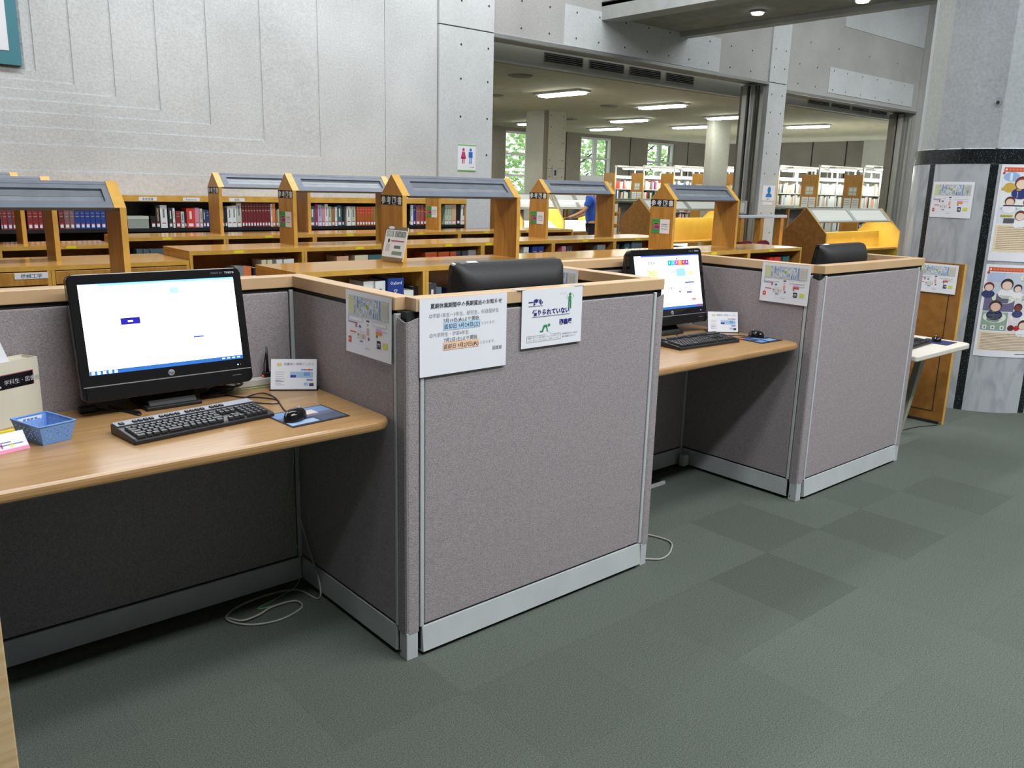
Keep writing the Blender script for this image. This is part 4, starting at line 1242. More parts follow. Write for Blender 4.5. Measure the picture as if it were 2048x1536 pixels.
cable('thin green network cable hanging in the corner under the near desk', [(-0.03, 0.748, 0.82), (-0.04, 0.745, 0.5), (-0.075, 0.745, 0.32), (-0.03, 0.735, 0.14), (-0.05, 0.715, 0.03), (-0.13, 0.70, 0.004), (-0.25, 0.66, 0.004), (-0.18, 0.64, 0.004)], 0.0022, M['green_cable'])
cable('grey cable looping on the carpet past the notice partition', [(1.30, 0.55, 0.006), (1.46, 0.30, 0.006), (1.535, 0.10, 0.006), (1.462, 0.015, 0.006), (1.355, -0.02, 0.006), (1.285, 0.03, 0.006)], 0.0042, M['grey_cable'])
cable('black keyboard and mouse cables on the desk by the second monitor', [(2.40, 0.34, z), (2.30, 0.42, z), (2.22, 0.38, z), (2.26, 0.32, z), (2.22, 0.44, z), (2.18, 0.50, z)], 0.0022, M['black'])
cable('black cable behind the keyboard of the second monitor', [(1.75, 0.46, z), (1.80, 0.52, z), (1.95, 0.48, z), (2.1, 0.56, z)], 0.003, M['black'])
props(MB().box(2.43, 2.475, 0.70, 0.735, 0.02, 0.09).build('wall_socket_box', M['trim'], bevel=0.004), 'small white socket box on the floor under the second desk', 'socket')
tr = thing('floor_tray', 'flat grey cable tray on the floor under the second desk', 'tray', (1.30, 0.62, 0))
MB().box(0, 0.85, 0, 0.13, 0, 0.012).build('tray_base', M['matte'], tr)
MB().box(0, 0.85, -0.012, 0, 0, 0.018).build('tray_lip', M['trim'], tr)
cable('tangled black cables in the floor tray under the second desk', [(1.5, 0.68, 0.02)] + [(1.55 + 0.045 * k, 0.68 + 0.03 * sin(k * 2.1), 0.022 + 0.012 * (k % 3)) for k in range(16)], 0.006, M['black'])

# wooden end board of the neighbouring table at the left edge
eb = thing('end_board', 'tall wooden-edged end board at the lower left corner', 'board', (-1.205, -0.03, 0))
MB().box(-0.032, 0.0, 0.004, 0.78, 0.0, 0.82).build('side_face', mk('blue grey board', (0.10, 0.115, 0.16, 1), rough=0.6), eb)
MB().box(-0.034, 0.026, -0.012, 0.004, 0.0, 0.82).build('wood_edge', M['desk_edge'], eb, bevel=0.004)

# ================================================================== BOOKCASES
def bookcase(label, x0, x1, yf, yb, zt=1.15, sticker=None, apron=False, left_end=False, right_end=False):
    """double-sided low bookcase section"""
    k = thing('bookcase', label, 'bookcase', (x0, yf, 0), 0, 'low reference bookcases')
    L, D = x1 - x0, yb - yf
    t = 0.026
    MB().box(0.001, L - 0.001, 0.003, D - 0.003, zt - t, zt).build('top_board', M['wood_top'], k)
    MB().box(0.0, L, -0.001, 0.003, zt - t - 0.002, zt).build('front_edging', M['wood_edge'], k)
    for s, x in ((left_end, 0.001), (right_end, L - 0.021)):
        MB().box(x, x + 0.02, 0.0, D, 0.0, zt - t - 0.0005 if not s else zt - t - 0.0005).build('side_panel', M['wood'], k)
        MB().box(x, x + 0.02, -0.002, 0.0, 0.0, zt - t - 0.003).build('panel_edging', M['wood_edge'], k)
    MB().box(0.022, L - 0.022, D / 2 - 0.008, D / 2 + 0.008, 0.08, zt - t - 0.001).build('back_panel', M['wood_dark'], k)
    for z in (zt - 0.36, zt - 0.70, 0.08):
        MB().box(0.022, L - 0.022, 0.01, D / 2 - 0.009, z - 0.02, z).build('shelf', M['wood'], k)
        MB().box(0.022, L - 0.022, D / 2 + 0.009, D - 0.01, z - 0.02, z).build('shelf', M['wood'], k)
    MB().box(0.022, L - 0.022, 0.03, D - 0.03, 0.0, 0.06).build('plinth', M['wood_dark'], k)
    if apron:
        MB().box(0.022, L - 0.022, -0.006, 0.012, zt - t - 0.085, zt - t - 0.008).build('drawer_front', M['wood'], k, bevel=0.002)
    if sticker is not None:
        for sx in (sticker if isinstance(sticker, (list, tuple)) else [sticker]):
            MB().box(sx, sx + 0.07, -0.0022, -0.001, zt - 0.022, zt - 0.006).build('yellow_sticker', ink(240, 228, 30), k)
    return k


PX = [0.55, 1.37, 2.19, 3.01, 3.83, 4.65, 5.47]
R1, R2, R3, RD = 1.85, 3.36, 4.76, 0.50
for r, (yf, nm) in enumerate(((R1, 'nearest'), (R2, 'second'), (R3, 'third'))):
    for i in range(6):
        bookcase('%s section from the left of the %s low oak bookcase row%s' % (ORD[i], nm, ('', ', behind it', ', before the wall shelf')[r]), PX[i], PX[i + 1], yf, yf + RD, 1.15,
                 sticker=([None, None, 0.3, 0.3, 0.3, 0.3], [0.3, 0.42, 0.43, 0.03, 0.38, 0.3], [0.3, 0.35, 0.33, 0.3, 0.32, 0.1])[r][i], left_end=(i == 0), right_end=(i == 5))
ZL = 1.09
LX = [-1.96, -1.14, -0.32, 0.50]
for r, (yf, nm) in enumerate(((R1, 'nearest'), (R2, 'second'), (R3 + 0.14, 'third'))):
    for i in range(3):
        bookcase('%s section of the lower oak bookcases at left, %s row' % (('leftmost', 'middle', 'right-hand')[i], nm), LX[i] + 0.048, LX[i + 1] + 0.048, yf, yf + RD + (0, 0.12, 0)[r], ZL,
                 sticker=(None, None, [0.45])[r] if i == 2 else None, apron=(r == 1), right_end=(i == 2))
lb = Print(); lb.rect(0, 0.175, 0, 0.036, 0); text(lb, '機械工学', 0.087, 0.006, 0.028, 1, 'C', 0.01, -0.0006)
o = lb.build('shelf_label', [M['paper'], ink(70, 90, 100)]); o.location = (-0.135 - 0.33, R2 - 0.0105, 1.018); props(o, 'white subject label on the drawer front of the left bookcases', 'label')


def lamp_tower(label, x0, x1, yc, zb, sign=True, poster=True, top=1.665, dy=0.118):
    """gabled reading-lamp canopy standing on a bookcase: two gable boards and a sloping lamp housing"""
    k = thing('shelf_lamp', label, 'lamp', (x0, yc, zb), 0, 'canopy lamps on the bookcases')
    L = x1 - x0
    hz = top - zb; sh = hz - 0.118
    th = 0.028
    for e, x in enumerate((0.0, L - th)):
        b = MB().prism([(-dy, 0), (dy, 0), (dy, sh), (0, hz), (-dy, sh)], 'x', x, x + th)
        g = b.build('gable_board', M['wood'], k)
        MB().box(x - 0.0005, x + th + 0.0005, -dy - 0.0015, -dy, 0, sh).build('board_edging', M['wood_edge'], g)
        e0, e1 = (x - 0.0005, x + 0.052) if e == 0 else (x - 0.024, x + th + 0.0005)
        s = MB()
        for sg in (-1, 1):
            s.prism([(sg * dy - sg * -0.0025, sh - 0.001), (sg * dy, sh - 0.003), (sg * 0.0, hz), (0, hz + 0.0035)], 'x', e0, e1)
        s.build('ridge_capping', M['wood_edge'], g)
    # sloping housing on both sides
    sl = math.hypot(dy, 0.118); ang = math.atan2(0.118, dy)
    c = MB().prism([(-dy + 0.012, sh - 0.002), (dy - 0.012, sh - 0.002), (0, hz - 0.035)], 'x', 0.054, L - 0.027)
    can = c.build('canopy_soffit', M['matte'], k)
    for sg in (-1, 1):
        mx = Matrix.Translation((0, sg * dy, sh)) @ (Matrix.Rotation(pi, 4, 'Z') @ Matrix.Translation((-L, 0, 0)) if sg > 0 else Matrix.Identity(4)) @ Matrix.Rotation(ang, 4, 'X')
        a, z_ = (0.053, L - 0.025) if sg < 0 else (0.025, L - 0.053)
        fr = MB(); iv0, iv1, iu = sl * 0.24, sl * 0.72, 0.055
        fr.box(a, z_, 0, iv0, -0.02, -0.001); fr.box(a, z_, iv1, sl, -0.02, -0.001)
        fr.box(a, a + iu, iv0, iv1, -0.02, -0.001); fr.box(z_ - iu, z_, iv0, iv1, -0.02, -0.001)
        cf = fr.build('canopy', M['canopy'], k, mx)
        MB().box(a + iu, z_ - iu, iv0, (iv0 + iv1) / 2 - 0.002, -0.02, -0.013).build('lamp_lens', M['lens'], cf, mx)
        MB().box(a + iu, z_ - iu, (iv0 + iv1) / 2 + 0.002, iv1, -0.02, -0.015).build('lamp_lens', M['lens'], cf, mx)
    if sign:
        q = Print()
        mz = Matrix.Rotation(-pi / 2, 4, 'Z')
        q.rect(-dy, dy, sh - 0.058, sh - 0.002, 0, -0.001)
        for n, ch in enumerate('参考図書'):
            text(q, ch, -dy + (n + 0.5) * dy / 2, sh - 0.050, 0.050, 1, 'C', 0.02, -0.0016)
        q.build('sign_plate', [ink(24, 26, 34), ink(225, 228, 232)], k, mz)
    if poster:
        p = thing('poster', poster, 'poster', (x0, yc, zb), -pi / 2, 'green and white posters on the gable boards')
        q = MB().box(-0.092, 0.088, -0.0022, -0.0010, poster_z(zb), poster_z(zb) + 0.112)
        q.build('paper', M['paper'], p)
        q = Print(); z0 = poster_z(zb)
        q.rect(-0.092, -0.008, z0, z0 + 0.112, 0, -0.0026)
        q.disc(-0.045, z0 + 0.052, 0.036, 0.026, 1, -0.003); q.rect(-0.06, -0.012, z0 + 0.04, z0 + 0.058, 2, -0.0033); q.disc(-0.05, z0 + 0.078, 0.03, 0.008, 3, -0.003)
        text(q, '参考図書を', 0.04, z0 + 0.066, 0.0135, 4, 'C', 0.0, -0.0026); text(q, '探すときは', 0.04, z0 + 0.050, 0.0135, 4, 'C', 0.0, -0.0026)
        q.disc(0.01, z0 + 0.036, 0.004, 0.004, 5, -0.0026); q.rect(0.018, 0.07, z0 + 0.033, z0 + 0.038, 6, -0.0026)
        q.build('printed_face', [ink(60, 150, 80), ink(200, 80, 110), ink(110, 60, 130), ink(110, 175, 60), ink(80, 80, 100), ink(200, 70, 80), ink(150, 150, 165)], p)
    return k


def poster_z(zb): return 0.128


lamp_tower('canopy lamp on the nearest bookcase row above the leaning brochure', 1.368, 2.300, R1 + 0.355, 1.15, poster=None)
lamp_tower('canopy lamp on the second bookcase row left of centre, with a green poster', 1.415, 2.29, R2 + 0.36, 1.15, poster='green and white poster on the canopy lamp left of centre')
lamp_tower('canopy lamp on the third bookcase row, farthest left with a sign plate', 1.425, 2.285, R3 + 0.36, 1.15, poster=None)
lamp_tower('canopy lamp on the second row in front of the person in blue', 3.955, 4.89, R2 + 0.36, 1.15, top=1.685, poster='green and white poster on the canopy lamp before the person in blue')
lamp_tower('canopy lamp on the nearest row left of the steel door tracks', 3.915, 4.80, R1 + 0.355, 1.15, poster='green and white poster on the canopy lamp above the second lit monitor')
lamp_tower('canopy lamp on the third row mostly hidden behind the brochure lamp', 3.74, 4.65, R3 + 0.36, 1.15, poster='green and white poster seen under the brochure canopy lamp')
lamp_tower('canopy lamp on the low left bookcases, nearest the large monitor', -1.10, -0.195, R1 + 0.355, ZL, sign=False, poster=None, top=1.59)
lamp_tower('canopy lamp on the low left bookcases, second row', -1.04, -0.145, R2 + 0.40, ZL, sign=False, poster=None, top=1.60)
lamp_tower('canopy lamp on the low left bookcases, farthest row', -0.92, -0.035, R3 + 0.48, ZL, sign=False, poster=None, top=1.62)

br = thing('brochure', 'brochure leaning against the gable board of the nearest canopy lamp', 'brochure', (1.36, R1 + 0.275, 1.1505), -pi / 2 + radians(4))
mxb = Matrix.Rotation(-radians(14), 4, 'X')
MB().box(-0.105, 0.105, -0.052, -0.0505, 0.0, 0.205).build('cover', M['paper'], br, mxb)
MB().box(-0.104, 0.104, -0.0504, -0.046, 0.0, 0.203).build('pages', M['cream'], br, mxb)
q = Print()
def R(x0, x1, z0, z1, m, dy_=0.0): q.rect(-0.105 + 0.21 * x0, -0.105 + 0.21 * x1, 0.205 * (1 - z1), 0.205 * (1 - z0), m, -0.0524 - dy_)
R(0, 1, 0, 0.12, 0); R(0, 1, 0.88, 1, 0); R(0.03, 0.97, 0.10, 0.90, 1, 0.0001); q.disc(-0.055, 0.198, 0.03, 0.009, 1, -0.0528)
R(0.06, 0.38, 0.13, 0.30, 2, 0.0003); R(0.44, 0.94, 0.13, 0.30, 2, 0.0003); R(0.32, 0.92, 0.40, 0.44, 3, 0.0003); R(0.5, 0.8, 0.55, 0.64, 2, 0.0003); R(0.44, 0.9, 0.72, 0.83, 4, 0.0003)
q.disc(-0.06, 0.118, 0.010, 0.013, 5, -0.0528); R(0.12, 0.30, 0.52, 0.74, 6, 0.0003)
for k in range(6): R(0.09 + 0.045 * k, 0.115 + 0.045 * k, 0.14, 0.29, 1, 0.0005)
for k in range(8): R(0.46 + 0.06 * k, 0.475 + 0.06 * k, 0.14, 0.29, 1, 0.0005)
q.build('printed_cover', [ink(130, 115, 85), ink(232, 232, 236), ink(95, 125, 120), ink(170, 90, 115), ink(120, 150, 135), ink(60, 55, 60), ink(200, 202, 210)], br, mxb)

# ================================================================== BOOKS
BC = {'red': (136, 38, 42), 'plum': (104, 62, 82), 'maroon': (112, 38, 44), 'dusty_plum': (128, 92, 98), 'blue': (32, 62, 140), 'graybox': (150, 158, 150), 'black': (26, 26, 28), 'blackgold': (34, 32, 28),
      'white': (226, 230, 228), 'darkgreen': (44, 62, 56), 'pale': (190, 196, 184), 'scarlet': (216, 62, 56), 'pink': (214, 140, 160), 'charcoal': (62, 66, 72), 'orange': (226, 130, 72), 'olive': (130, 128, 72),
      'lavender': (180, 184, 212), 'teal': (66, 106, 116), 'magenta': (164, 50, 92), 'palegreen': (186, 200, 176), 'tan': (160, 112, 70), 'rust': (176, 92, 42), 'dusty_red': (158, 88, 84), 'cream': (220, 214, 184), 'peach': (214, 172, 140), 'grey': (140, 142, 146), 'navy': (30, 46, 92), 'slate': (88, 110, 124)}
CN = {'graybox': 'speckled grey storage box', 'blackgold': 'black book with gold lettering', 'darkgreen': 'dark green book', 'palegreen': 'pale green book', 'dusty_plum': 'dusty plum book', 'dusty_red': 'dusty red book', 'scarlet': 'thick scarlet book', 'pale': 'pale grey book'}
BM = {}
def bmat(c):
    if c not in BM:
        BM[c] = mk('cloth_' + c, rgb(*BC[c]), rough=0.5)
    return BM[c]
PAGES = mk('page edges', (0.62, 0.58, 0.48, 1), (0.70, 0.67, 0.58, 1), scale=200, rough=0.9, stretch=(6, 1, 1))
_bk = {}


def book(name, label, x, yfront, z, w, h, c, depth=0.17, tilt=0.0, tag=True, group=None, lettering=None):
    """upright hardback, spine facing -Y; origin at its lower front left corner"""
    t = min(0.0035, w * 0.16)
    key = (round(w, 3), round(h, 3), c, depth)
    if key not in _bk:
        b = MB()
        b.box(0, w, 0, 0.004, 0, h); b.box(0, t, 0.004, depth, 0, h); b.box(w - t, w, 0.004, depth, 0, h)
        o = b.build(name, bmat(c))
        p = MB().box(t, w - t, 0.004, depth - 0.003, 0.003, h - 0.004).build('pages', PAGES, o)
        if tag and h > 0.09:
            q = Print(); m = w * 0.2
            q.rect(m, w - m, 0.012, 0.040, 0, -0.0006)
            q.rect(m, w - m, 0.040, 0.050, 1, -0.0006)
            q.build('spine_label', [M['paper'], ink(190, 70, 70)], o)
            if c in ('blackgold', 'red', 'plum', 'maroon', 'dusty_plum', 'blue', 'dusty_red', 'rust'):
                g = Print()
                g.rect(m, w - m, h * 0.66, h * 0.70, 0, -0.0006); g.rect(m, w - m, h * 0.84, h * 0.87, 0, -0.0006)
                if c == 'blackgold': g.rect(w * 0.35, w * 0.65, h * 0.3, h * 0.9, 0, -0.0006)
                if c == 'rust': g.rect(0, w, h * 0.62, h * 0.93, 1, -0.0005)
                g.build('spine_bands', [ink(176, 150, 110), ink(196, 66, 40)], o)
            elif c in ('white', 'pale', 'lavender', 'palegreen', 'scarlet', 'teal', 'darkgreen', 'charcoal'):
                g = Print(); g.rect(w * 0.36, w * 0.64, h * 0.45, h * 0.85, 0, -0.0006)
                g.build('spine_title', [ink(120, 120, 130) if c in ('white', 'pale', 'lavender', 'palegreen') else ink(226, 220, 205)], o)
        _bk[key] = o
    else:
        o = copy_tree(_bk[key])
    o.location = (x, yfront, z + 0.0008)
    o.rotation_euler = (0, tilt, 0)
    props(o, label, 'book', group)
    if lettering:
        q = Print()
        for (s, hx, hz, sz, vert) in lettering:
            text(q, s, hx, hz, sz, 0, 'L' if vert else 'C', 0.01, -0.0008, vert)
        q.build('spine_lettering', ink(225, 228, 235), o)
    return o


def place_words(n): return ORD[n] if n < len(ORD) else 'farther'


# ---- the long shelf along the concrete wall
WALLZ = 1.133
shelf = thing('wall_shelf', 'long oak wall shelf with black metal tiers under the concrete wall', 'shelf', (0, 0, 0))
SX0, SX1 = -5.2, 5.09
MB().box(SX0, SX1, 6.285, 6.585, 1.415, 1.44).build('top_board', M['wood_top'], shelf)
MB().box(SX0, SX1, 6.275, 6.285, 1.385, 1.442).build('front_rail', M['wood_edge'], shelf)
MB().box(SX0, SX1, 6.57, 6.585, 0.05, 1.415).build('back_panel', M['black'], shelf)
MB().box(SX1 - 0.02, SX1, 6.285, 6.57, 0, 1.415).build('end_panel', M['wood'], shelf)
for z in (WALLZ, 0.78, 0.43):
    MB().box(SX0, SX1 - 0.02, 6.29, 6.57, z - 0.034, z).build('metal_tier', M['black'], shelf)
MB().box(SX0, SX1 - 0.02, 6.31, 6.57, 0.0, 0.05).build('plinth', M['wood_dark'], shelf)
for n, (x, s) in enumerate(((1.16, '参考図書'), (1.575, 'Reference'), (2.04, '辞典'))):
    q = Print(); q.rect(0, 0.165, 0, 0.034, 0); text(q, s, 0.082, 0.007, 0.026, 1, 'C', 0.0, -0.0006)
    o = q.build('shelf_label', [M['paper'], ink(110, 120, 125)]); o.location = (x, 6.2735, 1.392)
    props(o, ('white label with four Japanese characters on the wall shelf rail', 'white label with small Latin lettering on the wall shelf rail', 'white label with two Japanese characters on the wall shelf rail')[n], 'label')
WALLBOOKS = [(0.004,0.012,0.142,'plum'), (0.018,0.036,0.142,'red'), (0.057,0.033,0.142,'plum'), (0.092,0.042,0.142,'red'), (0.211,0.04,0.149,'red'), (0.253,0.043,0.149,'red'), (0.299,0.033,0.149,'red'), (0.336,0.03,0.149,'plum'), (0.463,0.041,0.153,'maroon'), (0.507,0.043,0.153,'dusty_plum'), (0.553,0.037,0.153,'dusty_plum'), (0.593,0.046,0.155,'blue'), (0.641,0.038,0.155,'blue'), (0.682,0.041,0.155,'blue'), (0.726,0.041,0.155,'blue'), (0.77,0.043,0.155,'blue'), (0.816,0.042,0.155,'blue'), (1.006,0.041,0.222,'blue'), (1.052,0.192,0.114,'graybox'), (1.265,0.046,0.113,'black'), (1.314,0.04,0.212,'blackgold'), (1.357,0.064,0.216,'white'), (1.435,0.038,0.192,'darkgreen'), (1.476,0.02,0.19,'white'), (1.503,0.047,0.162,'red'), (1.554,0.031,0.156,'pale'), (1.588,0.017,0.158,'black'), (1.61,0.079,0.188,'scarlet'), (1.692,0.044,0.193,'pink'), (1.741,0.027,0.184,'pale'), (1.772,0.028,0.176,'charcoal'), (1.803,0.031,0.171,'blue'), (1.96,0.033,0.189,'darkgreen'), (1.997,0.024,0.192,'black'), (2.024,0.047,0.209,'white'), (2.072,0.047,0.216,'white'), (2.123,0.05,0.258,'pale'), (2.178,0.028,0.243,'maroon'), (2.209,0.028,0.243,'maroon'), (2.24,0.028,0.243,'maroon'), (2.27,0.029,0.244,'maroon'), (2.302,0.028,0.244,'maroon'), (2.333,0.029,0.244,'maroon'), (2.364,0.029,0.244,'maroon'), (2.396,0.029,0.244,'maroon'), (2.427,0.03,0.245,'maroon'), (2.459,0.03,0.245,'maroon'), (2.495,0.016,0.236,'white'), (2.513,0.033,0.243,'orange'), (2.551,0.019,0.172,'olive'), (2.574,0.036,0.182,'lavender'), (2.93,0.017,0.217,'white'), (2.948,0.06,0.214,'teal'), (3.012,0.03,0.236,'magenta'), (3.045,0.047,0.229,'lavender'), (3.095,0.034,0.218,'pink'), (3.133,0.035,0.237,'white'), (3.171,0.039,0.211,'palegreen'), (3.213,0.04,0.204,'tan'), (3.256,0.026,0.207,'white'), (3.286,0.053,0.223,'teal'), (3.342,0.026,0.208,'black'), (3.403,0.052,0.212,'white'), (3.46,0.057,0.212,'palegreen'), (3.526,0.034,0.211,'rust'), (3.562,0.034,0.211,'rust'), (3.599,0.034,0.211,'rust'), (3.636,0.034,0.211,'rust'), (3.673,0.034,0.211,'rust'), (3.71,0.035,0.212,'rust'), (3.747,0.026,0.215,'olive'), (3.776,0.025,0.215,'olive'), (3.804,0.026,0.215,'olive'), (3.833,0.026,0.215,'olive'), (4.248,0.015,0.231,'black'), (4.265,0.037,0.234,'white'), (4.306,0.033,0.271,'blue'), (4.343,0.06,0.233,'dusty_red'), (4.407,0.048,0.233,'dusty_red'), (4.458,0.033,0.225,'red'), (4.495,0.04,0.234,'white'), (4.537,0.03,0.27,'cream'), (4.775,0.024,0.241,'palegreen'), (4.801,0.023,0.241,'palegreen'), (4.826,0.023,0.242,'palegreen'), (4.851,0.024,0.242,'palegreen'), (4.879,0.063,0.246,'peach'), (4.948,0.061,0.254,'black'), (5.013,0.08,0.247,'white')]

cnt = {}
for (x, w, h, c) in WALLBOOKS:
    n = cnt.get(c, 0); cnt[c] = n + 1
    nm = CN.get(c, c + ' book')
    dup_ = sum(1 for q in WALLBOOKS if q[3] == c)
    lab = '%s %s from the left on the wall shelf' % (place_words(n), nm) if dup_ > 1 else '%s on the wall shelf under the concrete wall' % nm
    if c == 'graybox':
        k = thing('storage_box', 'speckled grey storage box lying between blue and black books on the wall shelf', 'box', (x, 6.30, WALLZ))
        MB().box(0, w, 0, 0.2, 0, h - 0.03).build('box_body', bmat('graybox'), k); MB().box(-0.002, w + 0.002, -0.002, 0.202, h - 0.03, h).build('lid', bmat('pale'), k)
        continue
    hh = max(h, 0.165) if x < 0.9 and c != 'graybox' else h
    if c == 'rust' or c == 'olive': yf = 6.272 + 0.02
    else: yf = 6.30
    book('book', lab, x, yf, WALLZ, w, min(hh, 0.262), c, depth=0.16, tilt=radians(3) if x > 5.0 else 0, group='books on the wall shelf')
# more of the same row beyond the left edge, hidden by the lamp canopies
x = -1.9; n = 0
while x < -0.03:
    w = random.uniform(0.028, 0.05); c = random.choice(['red', 'maroon', 'plum', 'blue', 'darkgreen', 'red'])
    book('book', '%s book on the far left part of the wall shelf, %s in that run' % (c if c != 'darkgreen' else 'dark green', place_words(n)), x, 6.30, WALLZ, w, 0.165 + random.uniform(0, 0.03), c, depth=0.16, group='books at the far left of the wall shelf')
    x += w + 0.003; n += 1
    if n > 19: break

# ---- books standing in the low bookcases (only their tops show)
def run(rowy, zshelf, items, where):
    ct = {}
    for it in items:
        x0, x1, zt, c = it[:4]
        n = int(max(1, round((x1 - x0) / 0.045))) if len(it) < 5 else it[4]
        w = (x1 - x0) / n
        for q in range(n):
            k = ct.get(c, 0); ct[c] = k + 1
            book('book', '%s %s from the left in the %s' % (place_words(k), CN.get(c, c + ' book'), where), x0 + q * w, rowy + random.uniform(0.02, 0.05), zshelf, w - 0.0015, zt - zshelf, c, depth=0.16, group='books in the ' + where)


run(R2, 0.79, [(0.86, 0.925, 1.035, 'grey'), (0.93, 0.985, 1.03, 'orange', 1), (0.99, 1.045, 1.02, 'black'), (1.06, 1.135, 1.07, 'cream'), (1.165, 1.21, 1.07, 'white'), (1.22, 1.31, 1.07, 'white', 2)], 'second row, left section')
run(R2, 0.79, [(1.45, 1.60, 0.99, 'navy'), (1.65, 1.75, 1.075, 'peach', 1), (1.80, 1.92, 1.078, 'cream', 2), (1.92, 2.06, 1.078, 'teal', 2)], 'second row, brochure section')
run(R2, 0.79, [(2.45, 2.75, 1.08, 'rust', 5), (2.75, 2.88, 1.082, 'charcoal', 2), (2.885, 2.975, 1.085, 'grey', 1)], 'second row, middle section')
run(R2, 0.79, [(3.50, 3.56, 1.095, 'white', 1), (3.605, 3.74, 1.095, 'blue', 2), (3.20, 3.40, 1.0, 'black', 3)], 'second row, section behind the rear-facing monitor')
run(R2, 0.79, [(3.975, 4.03, 1.09, 'pink', 1), (4.04, 4.12, 1.092, 'charcoal', 2), (4.44, 4.57, 1.09, 'grey', 2)], 'second row, section before the person in blue')
run(R2, 0.79, [(4.69, 4.765, 1.094, 'darkgreen', 2), (4.85, 4.925, 1.098, 'teal', 1), (4.94, 5.10, 1.118, 'slate', 2)], 'second row, last section')
run(R1, 0.79, [(0.62, 0.76, 1.02, 'grey', 3), (0.80, 0.95, 1.0, 'black', 3), (0.98, 1.115, 1.075, 'white', 2), (1.232, 1.30, 1.012, 'white', 1), (1.304, 1.347, 1.03, 'black', 1)], 'nearest row, left section')
book('book', 'thick blue dictionary standing in the nearest row left of the brochure lamp', 1.122, R1 + 0.015, 0.79, 0.105, 0.298, 'blue', depth=0.18, tag=False,
     lettering=[('Oxford', 0.052, 0.262, 0.026, False), ('DICTIONARY', 0.040, 0.235, 0.030, True)])
run(R1, 0.79, [(1.405, 1.465, 1.045, 'charcoal', 1), (1.47, 1.52, 1.015, 'slate', 1), (1.60, 1.95, 1.0, 'navy', 6)], 'nearest row, section under the brochure lamp')
run(R1, 0.79, [(5.015, 5.18, 1.07, 'scarlet', 3), (5.22, 5.36, 1.07, 'teal', 3), (4.72, 4.95, 1.05, 'plum', 4)], 'nearest row, last section')
run(R3, 0.79, [(0.66, 0.95, 1.055, 'slate', 6), (1.02, 1.15, 1.02, 'charcoal', 3)], 'third row, left section')
run(R3, 0.79, [(1.42, 1.62, 1.05, 'darkgreen', 4), (1.66, 1.74, 1.075, 'pale', 2), (1.80, 2.02, 1.03, 'navy', 4)], 'third row, second section')
run(R3, 0.79, [(2.24, 2.40, 1.0, 'black', 3), (2.56, 2.78, 1.045, 'white', 4), (2.82, 2.96, 1.06, 'cream', 3)], 'third row, middle section')
run(R3, 0.79, [(3.12, 3.35, 1.04, 'navy', 4), (3.40, 3.58, 1.05, 'blue', 3), (3.62, 3.76, 1.06, 'palegreen', 2)], 'third row, fourth section')
run(R3, 0.79, [(3.90, 4.05, 1.08, 'lavender', 3), (4.12, 4.30, 1.04, 'plum', 3), (4.36, 4.56, 1.07, 'blue', 4)], 'third row, fifth section')
run(R3, 0.79, [(4.72, 4.86, 1.05, 'white', 3), (4.95, 5.15, 1.06, 'black', 4)], 'third row, last section')
run(R3 + 0.14, 0.74, [(-1.0, -0.72, 0.95, 'white', 5), (-0.66, -0.50, 0.97, 'slate', 3), (-0.46, -0.30, 0.96, 'pale', 3), (-0.15, 0.05, 1.0, 'blue', 4), (0.12, 0.34, 0.93, 'lavender', 4)], 'low left bookcases, third row')
run(R2, 0.74, [(-0.98, -0.70, 0.93, 'white', 6), (-0.62, -0.30, 0.92, 'pale', 6), (-0.15, 0.02, 0.95, 'navy', 3), (0.1, 0.28, 0.95, 'blue', 4)], 'low left bookcases, drawer row')

# ================================================================== BEYOND THE BOOKCASES
M['lamp_glow'] = emit('carrel lamp glow', (0.30, 0.31, 0.285, 1), 1.3)


